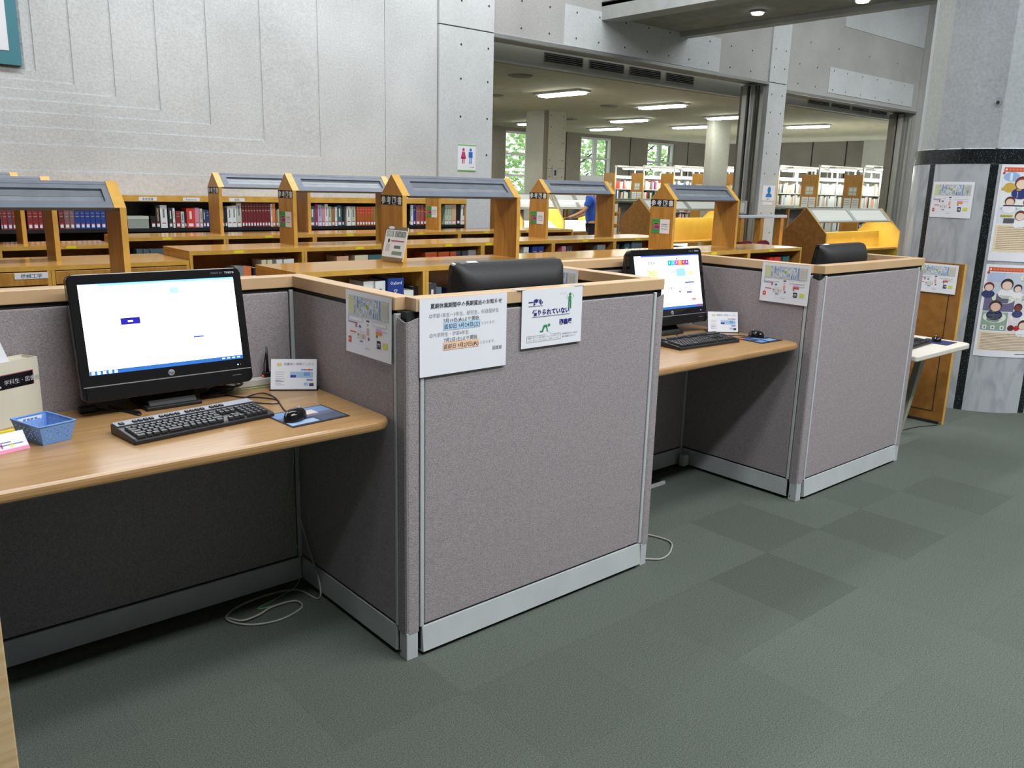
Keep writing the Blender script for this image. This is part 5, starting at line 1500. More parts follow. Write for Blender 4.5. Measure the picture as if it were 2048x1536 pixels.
def carrel(label, xs, yc, apex, low, half=0.40, deskz=0.70, panel_top=None, boards=False, glow_top=True):
    k = thing('reading_carrel', label, 'carrel', (xs[0], yc, 0), 0, 'lamp-lit reading carrels')
    X = [x - xs[0] for x in xs]
    t = 0.03
    for n, x in enumerate(X):
        b = MB().prism([(-half, 0), (half, 0), (half, low), (0, apex), (-half, low)], 'x', x, x + t)
        g = b.build('side_panel', M['wood_dark'] if n == 0 else M['wood_lamplit'], k)  # same wood painted unlit brown on the end panel, lamplit yellow inside
        e = MB()
        e.prism([(-half - 0.006, low), (0, apex + 0.008), (0, apex), (-half, low)], 'x', x - 0.001, x + t + 0.001)
        e.prism([(half, low), (0, apex), (0, apex + 0.008), (half + 0.006, low)], 'x', x - 0.001, x + t + 0.001)
        e.box(x - 0.001, x + t + 0.001, -half - 0.006, -half, 0.02, low)
        e.build('panel_edging', M['wood_edge'], g)
    dx, dz = half, apex - low
    sl = math.hypot(dx, dz); ang = math.atan2(dz, dx)
    ptop = panel_top if panel_top else low
    for a, b_ in zip(X, X[1:]):
        a0, b0 = a + t, b_
        MB().box(a0, b0, -half + 0.02, half - 0.02, deskz - 0.03, deskz).build('desk_top', M['wood_top'], k)
        if boards:
            for sg in (-1, 1):
                MB().prism([(sg * (half - 0.03), deskz + 0.03), (sg * (half - 0.03), deskz + 0.05), (sg * 0.02, ptop), (sg * 0.02, ptop - 0.02)], 'x', a0 + 0.02, b0 - 0.02).build('reading_board', M['white_top'], k)
                MB().prism([(sg * (half - 0.07), deskz + 0.0545), (sg * (half - 0.07), deskz + 0.057), (sg * 0.06, ptop - 0.022), (sg * 0.06, ptop - 0.0245)], 'x', a0 + 0.12, b0 - 0.15).build('newspaper', M['paper'], k)
        else:
            MB().box(a0, b0, -0.015, 0.015, deskz, ptop).build('centre_panel', M['wood_lamplit'], k)
        # lamp canopy: two glowing sloped housings
        for sg in (-1, 1):
            mx = Matrix.Translation((0, sg * half, low)) @ (Matrix.Rotation(pi, 4, 'Z') @ Matrix.Translation((-(a0 + b0), 0, 0)) if sg > 0 else Matrix.Identity(4)) @ Matrix.Rotation(ang, 4, 'X')
            v0, v1 = sl * 0.46, sl - 0.004
            c = MB(); e = 0.07
            c.box(a0, b0, v0, v0 + 0.03, -0.025, 0); c.box(a0, b0, v1 - 0.03, v1, -0.025, 0)
            mid = (a0 + b0) / 2
            for (u0, u1) in ((a0, a0 + e), (mid - 0.05, mid + 0.05), (b0 - e, b0)):
                c.box(u0, u1, v0 + 0.03, v1 - 0.03, -0.025, 0)
            cn = c.build('canopy', M['canopy'] if not glow_top else M['slab_edge'], k, mx)
            for (u0, u1) in ((a0 + e, mid - 0.05), (mid + 0.05, b0 - e)):
                MB().box(u0, u1, v0 + 0.03, v1 - 0.03, -0.022, -0.012).build('lamp_lens', M['lamp_glow'], cn, mx)
        l = area_light('carrel_lamp', (xs[0] + (a0 + b0) / 2, yc, apex - 0.14), ((b0 - a0) * 0.8, 0.24), 24, (1.0, 0.97, 0.88))
    return k


carrel('lamp-lit reading carrel in front of the marble column, behind the last bookcase', [11.58, 14.2], 5.4, 1.385, 0.975, panel_top=0.975)
carrel('lamp-lit reading carrel seen through the canopy lamp left of the door tracks', [10.28, 12.75], 7.95, 1.46, 1.11, panel_top=1.11)
carrel('newspaper carrel where the person in blue stands reading', [8.35, 9.4, 10.5, 11.75], 10.5, 1.50, 0.95, boards=True, half=0.42)
for k_ in [o for o in COL.objects if o.name.startswith('reading_carrel')][2:]:
    pass

# low light bar on wooden supports beside the second column
k = thing('light_bar_stand', 'low stand with a pale light bar before the second concrete column', 'stand', (10.57, 6.05, 0))
MB().box(0, 1.40, -0.07, 0.07, 1.195, 1.245).build('light_bar', mk('pale bar', (0.55, 0.60, 0.66, 1), rough=0.4), k, bevel=0.01)
for x in (0.03, 0.60, 1.22):
    MB().box(x, x + 0.10, -0.06, 0.06, 0, 1.194).build('support', M['wood'], k)
MB().box(0.03, 1.32, -0.05, 0.05, 0.66, 0.70).build('ledge', M['wood_top'], k)


def chair(label, x, y, rz):
    c = thing('reading_chair', label, 'chair', (x, y, 0), rz, 'maroon reading chairs')
    fab = mk('maroon upholstery', rgb(112, 24, 40), rough=0.9) if 'maroon upholstery' not in bpy.data.materials else bpy.data.materials['maroon upholstery']
    MB().box(-0.2, 0.2, -0.2, 0.2, 0.42, 0.47).build('seat', fab, c, bevel=0.02)
    b = MB().prism([(-0.19, 0.56), (0.19, 0.56), (0.2, 0.74), (0.16, 0.80), (0.08, 0.83), (-0.08, 0.83), (-0.16, 0.80), (-0.2, 0.74)], 'y', -0.235, -0.20)
    b.build('backrest', fab, c, bevel=0.01)
    for sx in (-1, 1):
        MB().box(sx * 0.17 - 0.015, sx * 0.17 + 0.015, -0.20, -0.17, 0, 0.62).build('leg', M['wood'], c)
        MB().box(sx * 0.17 - 0.015, sx * 0.17 + 0.015, 0.15, 0.18, 0, 0.42).build('leg', M['wood'], c)
    return c


chair('maroon chair behind the last bookcase, left of the two close together', 10.66, 5.68, pi)
chair('maroon chair behind the last bookcase, beside the carrel panel', 11.16, 5.68, pi)
chair('maroon chair just showing right of the canopy lamp post by the door tracks', 10.1, 5.75, pi / 2)

# small wall box on the door jamb
k = thing('wall_box', 'slim white box mounted on the steel door track', 'wall box', (11.80, 6.80, 1.23))
MB().box(0, 0.055, -0.06, 0.06, 0, 0.235).build('case', M['trim'], k, bevel=0.006)
MB().box(-0.002, 0.0, -0.04, 0.04, 0.03, 0.2).build('cover', M['paper'], k)
props(MB().tube([(11.83, 6.86, 1.465), (11.83, 6.86, 3.4)], 0.008, 6).build('conduit', M['trim']), 'thin white conduit rising from the wall box', 'conduit')

# toilet sign on the pilaster and person sign on the second column
k = thing('toilet_sign', 'white sign with a pink and a blue figure and an arrow on the pilaster', 'sign', (5.16, WY - 0.032, 1.79))
MB().box(0, 0.29, -0.004, 0, 0, 0.325).build('plate', M['paper'], k)
q = Print(); y = -0.0046
q.rect(0, 0.29, 0.31, 0.325, 0, y); q.rect(0, 0.29, 0, 0.012, 0, y)
for (cx, m) in ((0.09, 1), (0.205, 2)):
    q.disc(cx, 0.262, 0.019, 0.019, m, y)
    if m == 1:
        q.add([(cx - 0.02, y, 0.238), (cx - 0.045, y, 0.15), (cx + 0.045, y, 0.15), (cx + 0.02, y, 0.238)], [(0, 1, 2, 3)], m)
    else:
        q.rect(cx - 0.032, cx + 0.032, 0.165, 0.238, m, y)
    q.rect(cx - 0.018, cx - 0.004, 0.09, 0.165, m, y); q.rect(cx + 0.004, cx + 0.018, 0.09, 0.165, m, y)
q.rect(0.19, 0.25, 0.047, 0.051, 3, y); q.add([(0.245, y, 0.038), (0.262, y, 0.049), (0.245, y, 0.060)], [(0, 1, 2)], 3)
q.build('printed_sign', [ink(120, 190, 90), ink(196, 60, 110), ink(40, 110, 190), ink(110, 110, 115)], k)
k = thing('person_sign', 'white sign with a blue head and shoulders on the second column', 'sign', (12.03, WY - 0.032, 1.475))
MB().box(0, 0.40, -0.004, 0, 0, 0.27).build('plate', M['paper'], k)
q = Print()
q.disc(0.21, 0.19, 0.055, 0.06, 0, -0.0046, 18); q.add([(0.11, -0.0046, 0.062), (0.31, -0.0046, 0.062), (0.30, -0.0046, 0.105), (0.25, -0.0046, 0.135), (0.17, -0.0046, 0.135), (0.12, -0.0046, 0.105)], [(0, 1, 2, 3, 4, 5)], 0)
text(q, '案内', 0.2, 0.015, 0.04, 1, 'C', 0.0, -0.0046)
q.build('printed_sign', [ink(40, 125, 200), ink(70, 75, 80)], k)
k = thing('small_label', 'small white label under the head and shoulders sign', 'label', (12.06, WY - 0.031, 1.40))
MB().box(0, 0.32, -0.003, 0, 0, 0.05).build('plate', M['paper'], k)

# phone box and plates on the grooved column
k = thing('wall_phone', 'white wall phone with a dark centre on the grooved column', 'phone', (12.22, 12.299, 1.83))
MB().box(0, 0.16, -0.03, 0, 0, 0.26).build('case', M['trim'], k, bevel=0.006); MB().box(0.05, 0.11, -0.034, -0.03, 0.05, 0.17).build('handset', M['black'], k)
# framed board and pendant lamp left of the first window
k = thing('notice_board', 'wood-framed white board half hidden by the pilaster', 'board', (9.0, 13.0, 0))
MB().box(0.0, 1.45, -0.02, 0.0, 1.25, 1.86).build('white_board', M['paper'], k)
MB().box(-0.03, 1.48, -0.03, 0.01, 1.86, 1.90).build('frame_rail', M['wood'], k); MB().box(1.45, 1.49, -0.03, 0.01, 0, 1.86).build('frame_post', M['wood'], k); MB().box(-0.04, 0.0, -0.03, 0.01, 0, 1.86).build('frame_post', M['wood'], k)
k = thing('pendant_lamp', 'long white pendant lamp hanging left of the first window', 'lamp', (11.1, 14.0, 2.36))
MB().box(-0.75, 0.55, -0.08, 0.08, 0, 0.05).build('housing', M['trim'], k); MB().box(-0.74, 0.54, -0.07, 0.07, -0.015, 0.0).build('diffuser', M['tube'], k)
MB().cyl((0, 0), 0.008, 0.05, 0.94, 6).build('cord', M['trim'], k)


# ---- steel and oak shelving ranges in the far room
XE = 18.0
RY = [15.6, 14.48, 13.36, 12.24, 11.12, 10.0, 8.88, 7.76]
M['white_steel'] = mk('white steel', (0.66, 0.66, 0.62, 1), rough=0.4)
M['range_lamp'] = emit('shelf lamp glow', (1.0, 1.0, 0.96, 1), 30)
notice_m = [ink(196, 196, 176), ink(232, 234, 232), ink(150, 150, 150)]
FC = ['white', 'pale', 'cream', 'grey', 'blue', 'peach', 'darkgreen', 'scarlet', 'teal']
FW = ['white'] * 8 + ['pale'] * 3 + ['cream', 'grey', 'peach', 'darkgreen']  # mostly white, painting in the overexposed lamplight on these shelves
FL = ['white', 'pale', 'white', 'cream', 'blue', 'darkgreen', 'scarlet', 'teal', 'grey', 'white', 'peach']
stuff = MB(); smats = [bmat(c) for c in FC]
TI = [1.62, 1.32, 1.02, 0.72]
TNAME = ['top', 'second', 'third', 'fourth']
for r, yy in enumerate(RY):
    L = 5.2
    k = thing('shelving_range', '%s oak-ended shelving range from the left in the far room' % ORD[r], 'shelving', (XE, yy, 0), 0, 'far shelving ranges')
    D = 0.45
    MB().box(-0.03, 0.0, 0, D, 0, 2.08).build('end_panel', M['wood'], k)
    MB().box(-0.032, 0.0, -0.012, 0.0, 0, 2.08).build('panel_edging', M['wood_edge'], k)
    q = Print(); mz = Matrix.Translation((-0.0315, 0, 0)) @ Matrix.Rotation(-pi / 2, 4, 'Z')
    q.rect(-0.32, -0.11, 1.60, 1.80, 0); q.rect(-0.40, -0.225, 1.28, 1.54, 1); q.rect(-0.205, -0.03, 1.28, 1.54, 1); q.rect(-0.34, -0.08, 1.10, 1.23, 1)
    for j in range(3):
        q.rect(-0.38, -0.25, 1.48 - 0.05 * j, 1.49 - 0.05 * j, 2, -0.001); q.rect(-0.185, -0.05, 1.48 - 0.05 * j, 1.49 - 0.05 * j, 2, -0.001)
    for j in range(2): q.rect(-0.29 + 0.1 * j, -0.22 + 0.1 * j, 1.70, 1.77, 1, -0.001); q.rect(-0.29 + 0.1 * j, -0.22 + 0.1 * j, 1.63, 1.655, 1, -0.001)
    q.build('notices', notice_m, k, mz)
    MB().box(0, L, D / 2 - 0.006, D / 2 + 0.006, 0.1, 2.02).build('centre_sheet', M['white_steel'], k)
    for z in [1.95] + TI + [0.42, 0.12]:
        MB().box(0, L, 0.0, D, z - 0.022, z).build('shelf', M['white_steel'], k)
    for x in (0.0, 0.88, 1.76, 2.64, 3.52, 4.4, L - 0.04):
        MB().box(x, x + 0.035, 0.0, 0.035, 0, 2.26).build('upright', M['white_steel'], k)
    MB().box(0, L, -0.02, 0.05, 2.26, 2.31).build('top_rail', M['white_steel'], k)
    for j in range(2):
        MB().box(0.05 + 1.5 * j, 1.15 + 1.5 * j, -0.36, -0.20, 2.22, 2.27).build('lamp_housing', M['white_steel'], k)
        MB().box(0.07 + 1.5 * j, 1.13 + 1.5 * j, -0.35, -0.21, 2.195, 2.219).build('lamp_glow', M['range_lamp'], k)
        MB().box(0.58 + 1.5 * j, 0.62 + 1.5 * j, -0.21, 0.0, 2.26, 2.29).build('lamp_arm', M['white_steel'], k)
    rnd = random.Random(100 + r)
    for ti, z in enumerate(TI):
        x = 0.05; n = 0
        single = (r >= 5 and ti < 3) or (r < 4 and ti < 2)
        lim = (9 if r >= 5 else 6)
        while x < (1.75 if r >= 4 else 1.25):
            w = round(rnd.uniform(0.045, 0.075), 2) + 0.0004; h = rnd.uniform(0.19, 0.265); c = rnd.choice(FW if r >= 3 else FL)
            if ti == 0 and r == 0 and n < 3: c = 'scarlet'
            if x < 0.88 < x + w: x = 0.925; continue
            if rnd.random() < 0.05: x += 0.08; continue
            if single and n < lim:
                b = book('book', '%s, %s along the %s shelf of the %s far range' % (CN.get(c, c + ' book'), ORD[n], TNAME[ti], ORD[r]), XE + x, yy + 0.012, z, round(w, 2), round(h, 2), c, depth=0.15, tag=False, group='books on the far ranges')
            else:
                stuff.box(XE + x, XE + x + w - 0.002, yy + 0.012, yy + 0.16, z + 0.001, z + h, FC.index(c))
            x += w + 0.002; n += 1
sb = stuff.build('shelved_books', smats)
props(sb, 'remaining small books on the lower and farther shelves of the far ranges', 'books', None, 'stuff')

# reading counters with green tops and a magazine ladder
def counter(label, x0, x1, y, z, n):
    k = thing('reading_counter', label, 'table', (x0, y, 0))
    L = x1 - x0
    MB().box(0, L, -0.3, 0.3, z - 0.035, z).build('counter_top', mk('green grey laminate', rgb(96, 108, 92), rough=0.5) if 'green grey laminate' not in bpy.data.materials else bpy.data.materials['green grey laminate'], k)
    for q in range(n):
        x = 0.04 + (L - 0.14) * q / (n - 1)
        for s in (-1, 1):
            MB().box(x, x + 0.06, s * 0.27 - 0.03, s * 0.27 + 0.03, 0, z - 0.036).build('leg', M['wood'], k)
    MB().box(0.05, L - 0.05, -0.01, 0.01, 0.55, z - 0.05).build('back_board', mk('grey board', rgb(110, 114, 118), rough=0.8) if 'grey board' not in bpy.data.materials else bpy.data.materials['grey board'], k)


counter('green-topped reading counter behind the person in blue', 13.6, 15.6, 12.4, 1.33, 4)
counter('green-topped reading counter nearer the shelving ranges', 14.2, 17.2, 13.6, 1.36, 4)
counter('green-topped reading counter seen right of the second column', 15.6, 17.7, 8.9, 1.30, 4)
k = thing('magazine_rack', 'narrow wooden ladder rack with white magazines behind the brown carrel end', 'rack', (13.05, 11.2, 0), -0.6)
for x in (-0.02, 0.22):
    MB().box(x, x + 0.03, 0, 0.04, 0, 1.2).build('upright', M['wood'], k)
for j in range(4):
    MB().box(0.01, 0.22, 0, 0.04, 0.25 + 0.27 * j, 0.29 + 0.27 * j).build('rung', M['wood'], k)
    MB().box(0.04, 0.19, 0.01, 0.025, 0.29 + 0.27 * j, 0.47 + 0.27 * j).build('magazine', M['paper'], k)

# ================================================================== RIGHT-HAND SIDE
# oak end board with a floor plan, and the white desk before it
k = thing('oak_screen', 'tall brown oak end board beside the marble column', 'board', (4.785, 0.19, 0))
MB().box(0, 0.028, 0.0, 0.62, 0.02, 1.165).build('board', M['wood_dark'], k)
MB().box(-0.001, 0.029, -0.004, 0.0, 0.0, 1.166).build('yellow_edging', M['wood_edge'], k)
MB().box(-0.003, 0.0, 0.075, 0.079, 0.09, 1.165).build('groove', M['dark'], k)
MB().box(-0.003, 0.0, 0.075, 0.62, 0.088, 0.092).build('groove', M['dark'], k)
MB().box(-0.012, 0.0, 0.02, 0.60, 0.0, 0.02).build('plinth', M['dark'], k)
floor_map('floor plan sheet on the brown oak end board', (4.777, 0.515, 1.155), -pi / 2, 0.29, 0.205, alt=1)
d = thing('white_desk', 'white-topped desk between the end partition and the oak board', 'desk', (3.70, -0.03, 0))
zt, t, L, D = 0.668, 0.035, 0.82, 0.46
r = 0.05
poly = [(0.0, 0.01), (0.012, 0.0), (L - r, 0)] + [(L - r + r * sin(pi / 2 * i / 6), r - r * cos(pi / 2 * i / 6)) for i in range(1, 7)] + [(L, D), (0, D)]
MB().prism(poly, 'z', zt - t, zt).build('desktop', M['white_top'], d, bevel=0.014, seg=3)
for x in (0.10, 0.60):
    lg = MB(); zz = zt - t - 0.001
    lg.add([(x, 0.30, 0), (x + 0.035, 0.30, 0), (x + 0.035, 0.34, 0), (x, 0.34, 0), (x, 0.21, zz), (x + 0.075, 0.21, zz), (x + 0.075, 0.25, zz), (x, 0.25, zz)], [(0, 3, 2, 1), (4, 5, 6, 7), (0, 1, 5, 4), (1, 2, 6, 5), (2, 3, 7, 6), (3, 0, 4, 7)])
    lg.build('leg', mk('pale olive steel', (0.36, 0.36, 0.28, 1), rough=0.5) if 'pale olive steel' not in bpy.data.materials else bpy.data.materials['pale olive steel'], d)
MB().box(0.1, 0.65, 0.36, 0.37, 0.30, zt - t - 0.001).build('modesty_panel', M['matte'], d)
keyboard('black keyboard on the white desk by the marble column', 4.02, 0.19, radians(4), zt, single=False, strip='black')
mouse('black mouse with a green reflection on the white desk', 4.375, 0.145, radians(-60), zt + 0.0025, M['green_cable'])
mat('navy mouse mat on the white desk', [(4.27, 0.03), (4.455, 0.04), (4.445, 0.235), (4.26, 0.225)], [(0.02, 0.98, 0.02, 0.98, 0)], [ink(34, 44, 92)], zt)
cable('tangled grey leads behind the keyboard on the white desk', [(4.02, 0.32, zt + 0.009), (4.1, 0.38, zt + 0.007), (4.2, 0.33, zt + 0.007), (4.28, 0.36, zt + 0.009), (4.36, 0.30, zt + 0.007)], 0.005, M['grey_cable'])
cable('thin dark lead on the carpet under the white desk', [(4.05, 0.35, 0.004), (4.3, 0.30, 0.004), (4.55, 0.27, 0.004), (4.74, 0.2, 0.004)], 0.003, M['black'])
props(MB().box(4.15, 4.34, 0.42, 0.46, 0, 0.06).build('junction_box', M['trim'], bevel=0.004), 'pale junction box on the carpet behind the white desk', 'socket')


def wrap(o, ang0, rad, cx=CX, cy=CY):
    """lay a flat sheet (x right, z up, -y outward) round a vertical cylinder"""
    for v in o.data.vertices:
        a = ang0 + v.co.x / rad
        rr = rad - v.co.y
        v.co.x, v.co.y = cx + rr * cos(a), cy + rr * sin(a)
    o.data.update()


def curved_sheet(name, label, cat, ang0, w, z0, h, draw, mats, thick=0.0016, out=0.003):
    s = thing(name, label, cat, (0, 0, 0))
    b = MB(); n = 14; m = 4
    for j in range(m + 1):
        for i in range(n + 1):
            b.v.append((w * i / n, -0.001, z0 + h * j / m))
    for j in range(m):
        for i in range(n):
            a = j * (n + 1) + i
            b.f.append((a, a + 1, a + n + 2, a + n + 1)); b.mi.append(0); b.sm.append(True)
    o = b.build('paper', M['paper'], s); wrap(o, ang0, CR + out)
    q = Print(); draw(q)
    # split wide quads so that they follow the curve
    o = q.build('printed_face', mats, s)
    bm = bmesh.new(); bm.from_mesh(o.data)
    es = [e for e in bm.edges if abs(e.verts[0].co.x - e.verts[1].co.x) > 0.06]
    if es: bmesh.ops.subdivide_edges(bm, edges=es, cuts=6, use_grid_fill=True)
    bm.to_mesh(o.data); bm.free()
    wrap(o, ang0, CR + out)
    return s


mw, mh = 0.325, 0.268
bmap, mmats = map_print(mw, mh, 0, -0.0016)
def draw_map(q):
    for v in bmap.v: q.v.append((v[0], v[1], v[2] + 1.735))
    q.f, q.mi, q.sm = bmap.f, bmap.mi, bmap.sm
curved_sheet('floor_map', 'floor plan sheet taped to the marble column', 'map', radians(-203), mw, 1.467, mh, draw_map, mmats)

PI_ = {}
def pk(*c):
    if c not in PI_: PI_[c] = len(PI_)
    return PI_[c]


def comic(kind):
    W, Hh = 0.395, 0.70
    PI_.clear()
    q = Print()
    def R(x0, x1, z0, z1, c, lay=0): q.rect(x0 * W, x1 * W, zb + (1 - z1) * Hh, zb + (1 - z0) * Hh, pk(*c), -0.0018 - 0.0005 * lay)
    def O(x, z, rx, rz, c, lay=1): q.disc(x * W, zb + (1 - z) * Hh, rx * W, rz * W, pk(*c), -0.0018 - 0.0005 * lay, 18)
    def head(x, z, s, hair=(96, 52, 50), face=(232, 204, 188), body=(236, 236, 240)):
        O(x, z + s * 0.62, s * 1.0, s * 0.7, body, 2); O(x, z - s * 0.10, s * 0.78, s * 0.78, hair, 3); O(x, z, s * 0.62, s * 0.58, face, 4)
    def lines(x0, x1, z0, n, dz, c=(150, 120, 100), lay=2):
        for k in range(n): R(x0, x1 - 0.03 * (k % 3), z0 + dz * k, z0 + dz * k + 0.0035, c, lay)
    zb = 1.165 if kind == 0 else 0.44
    R(0.05, 1.0, 0.03, 0.075, (214, 92, 58)); O(0.085, 0.052, 0.018, 0.018, (236, 232, 230))
    for k in range(14): R(0.13 + 0.055 * k, 0.165 + 0.055 * k, 0.043, 0.063, (228, 130, 100), 1)
    O(0.055, 0.088, 0.022, 0.022, (190, 60, 70), 2)
    if kind == 0:
        R(0.05, 1.0, 0.085, 0.265, (224, 232, 240)); O(0.19, 0.125, 0.13, 0.085, (150, 185, 228)); R(0.05, 1.0, 0.235, 0.265, (196, 170, 84), 1)
        head(0.37, 0.20, 0.15, (120, 50, 40), (236, 210, 190), (40, 52, 120)); O(0.18, 0.235, 0.10, 0.09, (206, 172, 80), 1); head(0.66, 0.23, 0.10)
        O(0.80, 0.13, 0.13, 0.10, (240, 242, 246))
        R(0.05, 1.0, 0.275, 0.425, (232, 236, 236)); head(0.22, 0.385, 0.11); head(0.52, 0.39, 0.10, (150, 60, 40)); O(0.56, 0.305, 0.075, 0.075, (92, 86, 104)); R(0.12, 0.48, 0.413, 0.423, (40, 40, 60), 5); O(0.86, 0.33, 0.14, 0.09, (246, 246, 248))
        R(0.05, 1.0, 0.435, 0.60, (216, 224, 228)); O(0.22, 0.45, 0.15, 0.03, (150, 190, 215)); head(0.43, 0.53, 0.12, (110, 60, 54)); R(0.16, 0.34, 0.55, 0.60, (88, 84, 88), 3); R(0.10, 0.30, 0.515, 0.535, (176, 170, 60), 3); head(0.80, 0.57, 0.11); O(0.72, 0.48, 0.16, 0.07, (226, 232, 210))
        R(0.05, 1.0, 0.62, 0.90, (232, 216, 186)); lines(0.09, 0.94, 0.64, 13, 0.019)
    else:
        R(0.05, 1.0, 0.085, 0.30, (196, 206, 220)); R(0.05, 0.35, 0.09, 0.18, (178, 194, 226), 1); head(0.40, 0.22, 0.14, (52, 40, 46)); head(0.60, 0.255, 0.10, (62, 44, 46)); head(0.10, 0.25, 0.11, (110, 44, 54), (232, 204, 188), (50, 60, 110)); O(0.76, 0.135, 0.15, 0.075, (226, 234, 222)); head(0.90, 0.27, 0.09, (104, 50, 46)); lines(0.66, 0.86, 0.12, 4, 0.014, (130, 140, 130), 3)
        R(0.05, 0.58, 0.31, 0.50, (108, 104, 138)); R(0.60, 1.0, 0.31, 0.50, (214, 220, 226)); O(0.38, 0.355, 0.21, 0.11, (220, 226, 206)); head(0.26, 0.455, 0.14, (64, 44, 50), (226, 190, 170), (40, 44, 80)); lines(0.26, 0.50, 0.33, 5, 0.014, (120, 125, 110), 3); head(0.66, 0.46, 0.10, (88, 36, 40), (120, 70, 60), (60, 70, 120)); head(0.90, 0.43, 0.13, (52, 40, 46)); O(0.78, 0.345, 0.14, 0.07, (224, 232, 216)); lines(0.70, 0.86, 0.33, 4, 0.014, (130, 135, 125), 3)
        R(0.05, 0.50, 0.51, 0.71, (142, 168, 150)); R(0.52, 1.0, 0.51, 0.71, (226, 212, 222)); O(0.27, 0.565, 0.20, 0.11, (226, 230, 218)); lines(0.15, 0.40, 0.535, 5, 0.015, (130, 135, 125), 3)
        for xx in (0.12, 0.26, 0.42): R(xx - 0.035, xx + 0.035, 0.655, 0.70, (228, 232, 232), 3); R(xx - 0.012, xx + 0.014, 0.668, 0.688, (110, 110, 130), 4)
        head(0.80, 0.65, 0.12, (52, 40, 46)); O(0.58, 0.675, 0.06, 0.055, (96, 40, 44), 3); O(0.69, 0.675, 0.055, 0.05, (190, 34, 48), 3); O(0.68, 0.565, 0.15, 0.09, (234, 236, 230)); head(0.97, 0.68, 0.09, (150, 40, 40))
        R(0.05, 1.0, 0.725, 0.93, (230, 214, 190)); lines(0.09, 0.95, 0.745, 11, 0.017)
        R(0.74, 0.99, 0.958, 0.965, (120, 122, 128), 1)
    mats = [None] * len(PI_)
    for c, i in PI_.items(): mats[i] = ink(*c)
    return W, Hh, zb, q, mats


for kind, lab in ((0, 'upper comic-strip poster on the marble column'), (1, 'lower comic-strip poster on the marble column')):
    W, Hh, zb, qq, pm = comic(kind)
    def dr(q, qq=qq): q.v, q.f, q.mi, q.sm = qq.v, qq.f, qq.mi, qq.sm
    curved_sheet('comic_poster', lab, 'poster', radians(-157.5), W, zb, Hh, dr, pm)

# teal framed board at the upper left
k = thing('framed_board', 'teal-framed white board high on the concrete wall at upper left', 'board', (-2.0, WY + 0.07, 2.545))
MB().box(0, 2.36, -0.05, 0.0, 0.0, 2.0).build('frame', mk('teal frame', rgb(64, 128, 142), rough=0.5), k)
MB().box(0.12, 2.27, -0.054, -0.05, 0.115, 1.9).build('white_face', M['paper'], k)
MB().box(-0.02, 2.39, -0.002, 0.0, -0.03, 2.0).build('painted_shadow', M['stain_and_shadow'], k)  # dark sheet painting the board's shadow onto the wall

# ================================================================== PERSON
def skin_mesh(name, verts, edges, mat, parent, sub=2, root=0):
    """verts: (x, y, z, radius) joints grown into one smooth body"""
    me = bpy.data.meshes.new(name)
    me.from_pydata([v[:3] for v in verts], edges, [])
    me.materials.append(mat)
    o = bpy.data.objects.new(name, me)
    COL.objects.link(o); o.parent = parent
    sk = o.modifiers.new('skin', 'SKIN'); sk.use_smooth_shade = True
    for i, v in enumerate(verts):
        d = me.skin_vertices[0].data[i]
        r = v[3]
        d.radius = r if isinstance(r, tuple) else (r, r)
        d.use_root = (i == root)
    ss = o.modifiers.new('smooth', 'SUBSURF'); ss.levels = sub; ss.render_levels = sub
    return o


# local frame: faces +Y, x to the right
pn = thing('person', 'person in a blue T-shirt and dark trousers bending over a newspaper carrel', 'person', (11.02, 9.76, 0), radians(38))
skinm = mk('skin', rgb(206, 158, 128), rough=0.6)
V = [(0, 0, 0.93, 0.12), (0, 0.02, 1.12, 0.125), (0, 0.06, 1.32, 0.135), (0, 0.09, 1.43, 0.075), (0, 0.12, 1.50, 0.05), (0, 0.15, 1.60, 0.088), (0, 0.16, 1.67, 0.075),
     (-0.18, 0.07, 1.40, 0.055), (-0.25, 0.16, 1.17, 0.042), (-0.24, 0.38, 1.06, 0.034), (-0.23, 0.45, 1.04, 0.026),
     (0.18, 0.07, 1.40, 0.055), (0.24, 0.10, 1.14, 0.042), (0.20, 0.32, 1.05, 0.034), (0.19, 0.39, 1.03, 0.026),
     (-0.09, 0, 0.86, 0.085), (-0.10, 0.02, 0.48, 0.058), (-0.10, -0.01, 0.08, 0.038), (-0.10, 0.12, 0.035, 0.032),
     (0.09, 0, 0.86, 0.085), (0.10, 0.02, 0.48, 0.058), (0.10, -0.01, 0.08, 0.038), (0.10, 0.12, 0.035, 0.032)]
E_ = [(0, 1), (1, 2), (2, 3), (3, 4), (4, 5), (5, 6), (2, 7), (7, 8), (8, 9), (9, 10), (2, 11), (11, 12), (12, 13), (13, 14), (0, 15), (15, 16), (16, 17), (17, 18), (0, 19), (19, 20), (20, 21), (21, 22)]
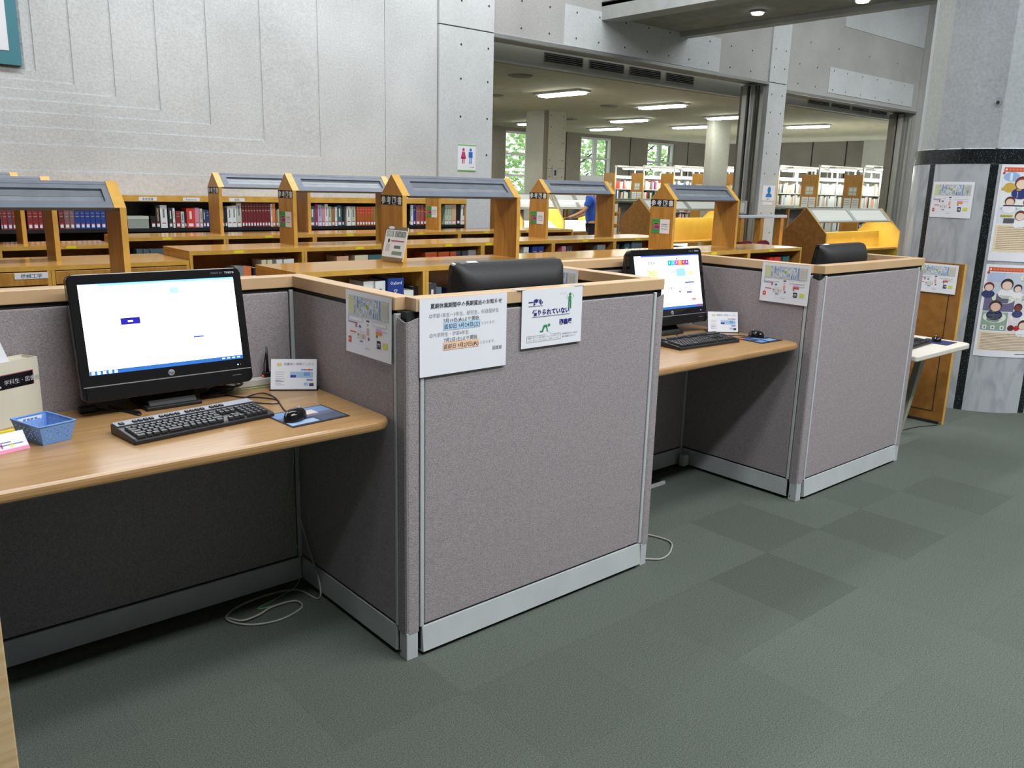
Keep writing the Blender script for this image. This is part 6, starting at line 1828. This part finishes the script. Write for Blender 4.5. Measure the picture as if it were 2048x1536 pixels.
# fingers
for hb, sx in ((10, -1), (14, 1)):
    bx_, by_, bz_, _ = V[hb]
    for f, (dx, ln) in enumerate(((-0.021, 0.06), (-0.007, 0.072), (0.007, 0.068), (0.021, 0.052))):
        i = len(V)
        V += [(bx_ + dx, by_ + 0.045, bz_ - 0.004, 0.009), (bx_ + dx * 1.2, by_ + 0.045 + ln * 0.6, bz_ - 0.012, 0.008), (bx_ + dx * 1.2, by_ + 0.045 + ln, bz_ - 0.028, 0.007)]
        E_ += [(hb, i), (i, i + 1), (i + 1, i + 2)]
    i = len(V)
    V += [(bx_ - sx * 0.035, by_ + 0.015, bz_ - 0.005, 0.010), (bx_ - sx * 0.052, by_ + 0.045, bz_ - 0.018, 0.008)]
    E_ += [(hb, i), (i, i + 1)]
skin_mesh('body', V, E_, skinm, pn)
shirt = mk('blue T-shirt cotton', rgb(48, 92, 200), rgb(62, 108, 214), scale=8, rough=0.9)
skin_mesh('t_shirt', [(0, 0, 0.84, 0.165), (0, 0.02, 1.10, 0.165), (0, 0.06, 1.33, 0.165), (0, 0.085, 1.43, 0.085), (-0.185, 0.07, 1.405, 0.078), (-0.235, 0.13, 1.24, 0.074), (0.185, 0.07, 1.405, 0.078), (0.23, 0.09, 1.24, 0.074)],
          [(0, 1), (1, 2), (2, 3), (2, 4), (4, 5), (2, 6), (6, 7)], shirt, pn)
trou = mk('dark navy trousers', (0.012, 0.014, 0.026, 1), rough=0.9)
skin_mesh('trousers', [(0, 0, 0.95, 0.14), (-0.09, 0, 0.84, 0.105), (-0.10, 0.02, 0.48, 0.08), (-0.10, -0.01, 0.07, 0.065), (0.09, 0, 0.84, 0.105), (0.10, 0.02, 0.48, 0.08), (0.10, -0.01, 0.07, 0.065)],
          [(0, 1), (1, 2), (2, 3), (0, 4), (4, 5), (5, 6)], trou, pn)
hair = mk('black hair', (0.012, 0.010, 0.009, 1), rough=0.7)
skin_mesh('hair', [(0, 0.10, 1.60, 0.07), (0, 0.115, 1.66, 0.085), (0, 0.15, 1.705, 0.07)], [(0, 1), (1, 2)], hair, pn)
shoes = MB()
for s in (-1, 1):
    shoes.box(s * 0.10 - 0.045, s * 0.10 + 0.045, -0.07, 0.19, 0.0, 0.07)
shoes.build('shoes', M['black'], pn, bevel=0.02)
face = Print()
eyes = MB()
for s in (-1, 1):
    eyes.box(s * 0.032 - 0.01, s * 0.032 + 0.01, 0.237, 0.241, 1.625, 1.635)
eyes.build('eyes', M['black'], pn)
nose = MB().prism([(0.235, 1.63), (0.258, 1.59), (0.235, 1.585)], 'x', -0.01, 0.01).build('nose', skinm, pn)
MB().box(-0.022, 0.022, 0.226, 0.236, 1.558, 1.565).build('mouth', mk('lips', rgb(170, 96, 90), rough=0.6), pn)
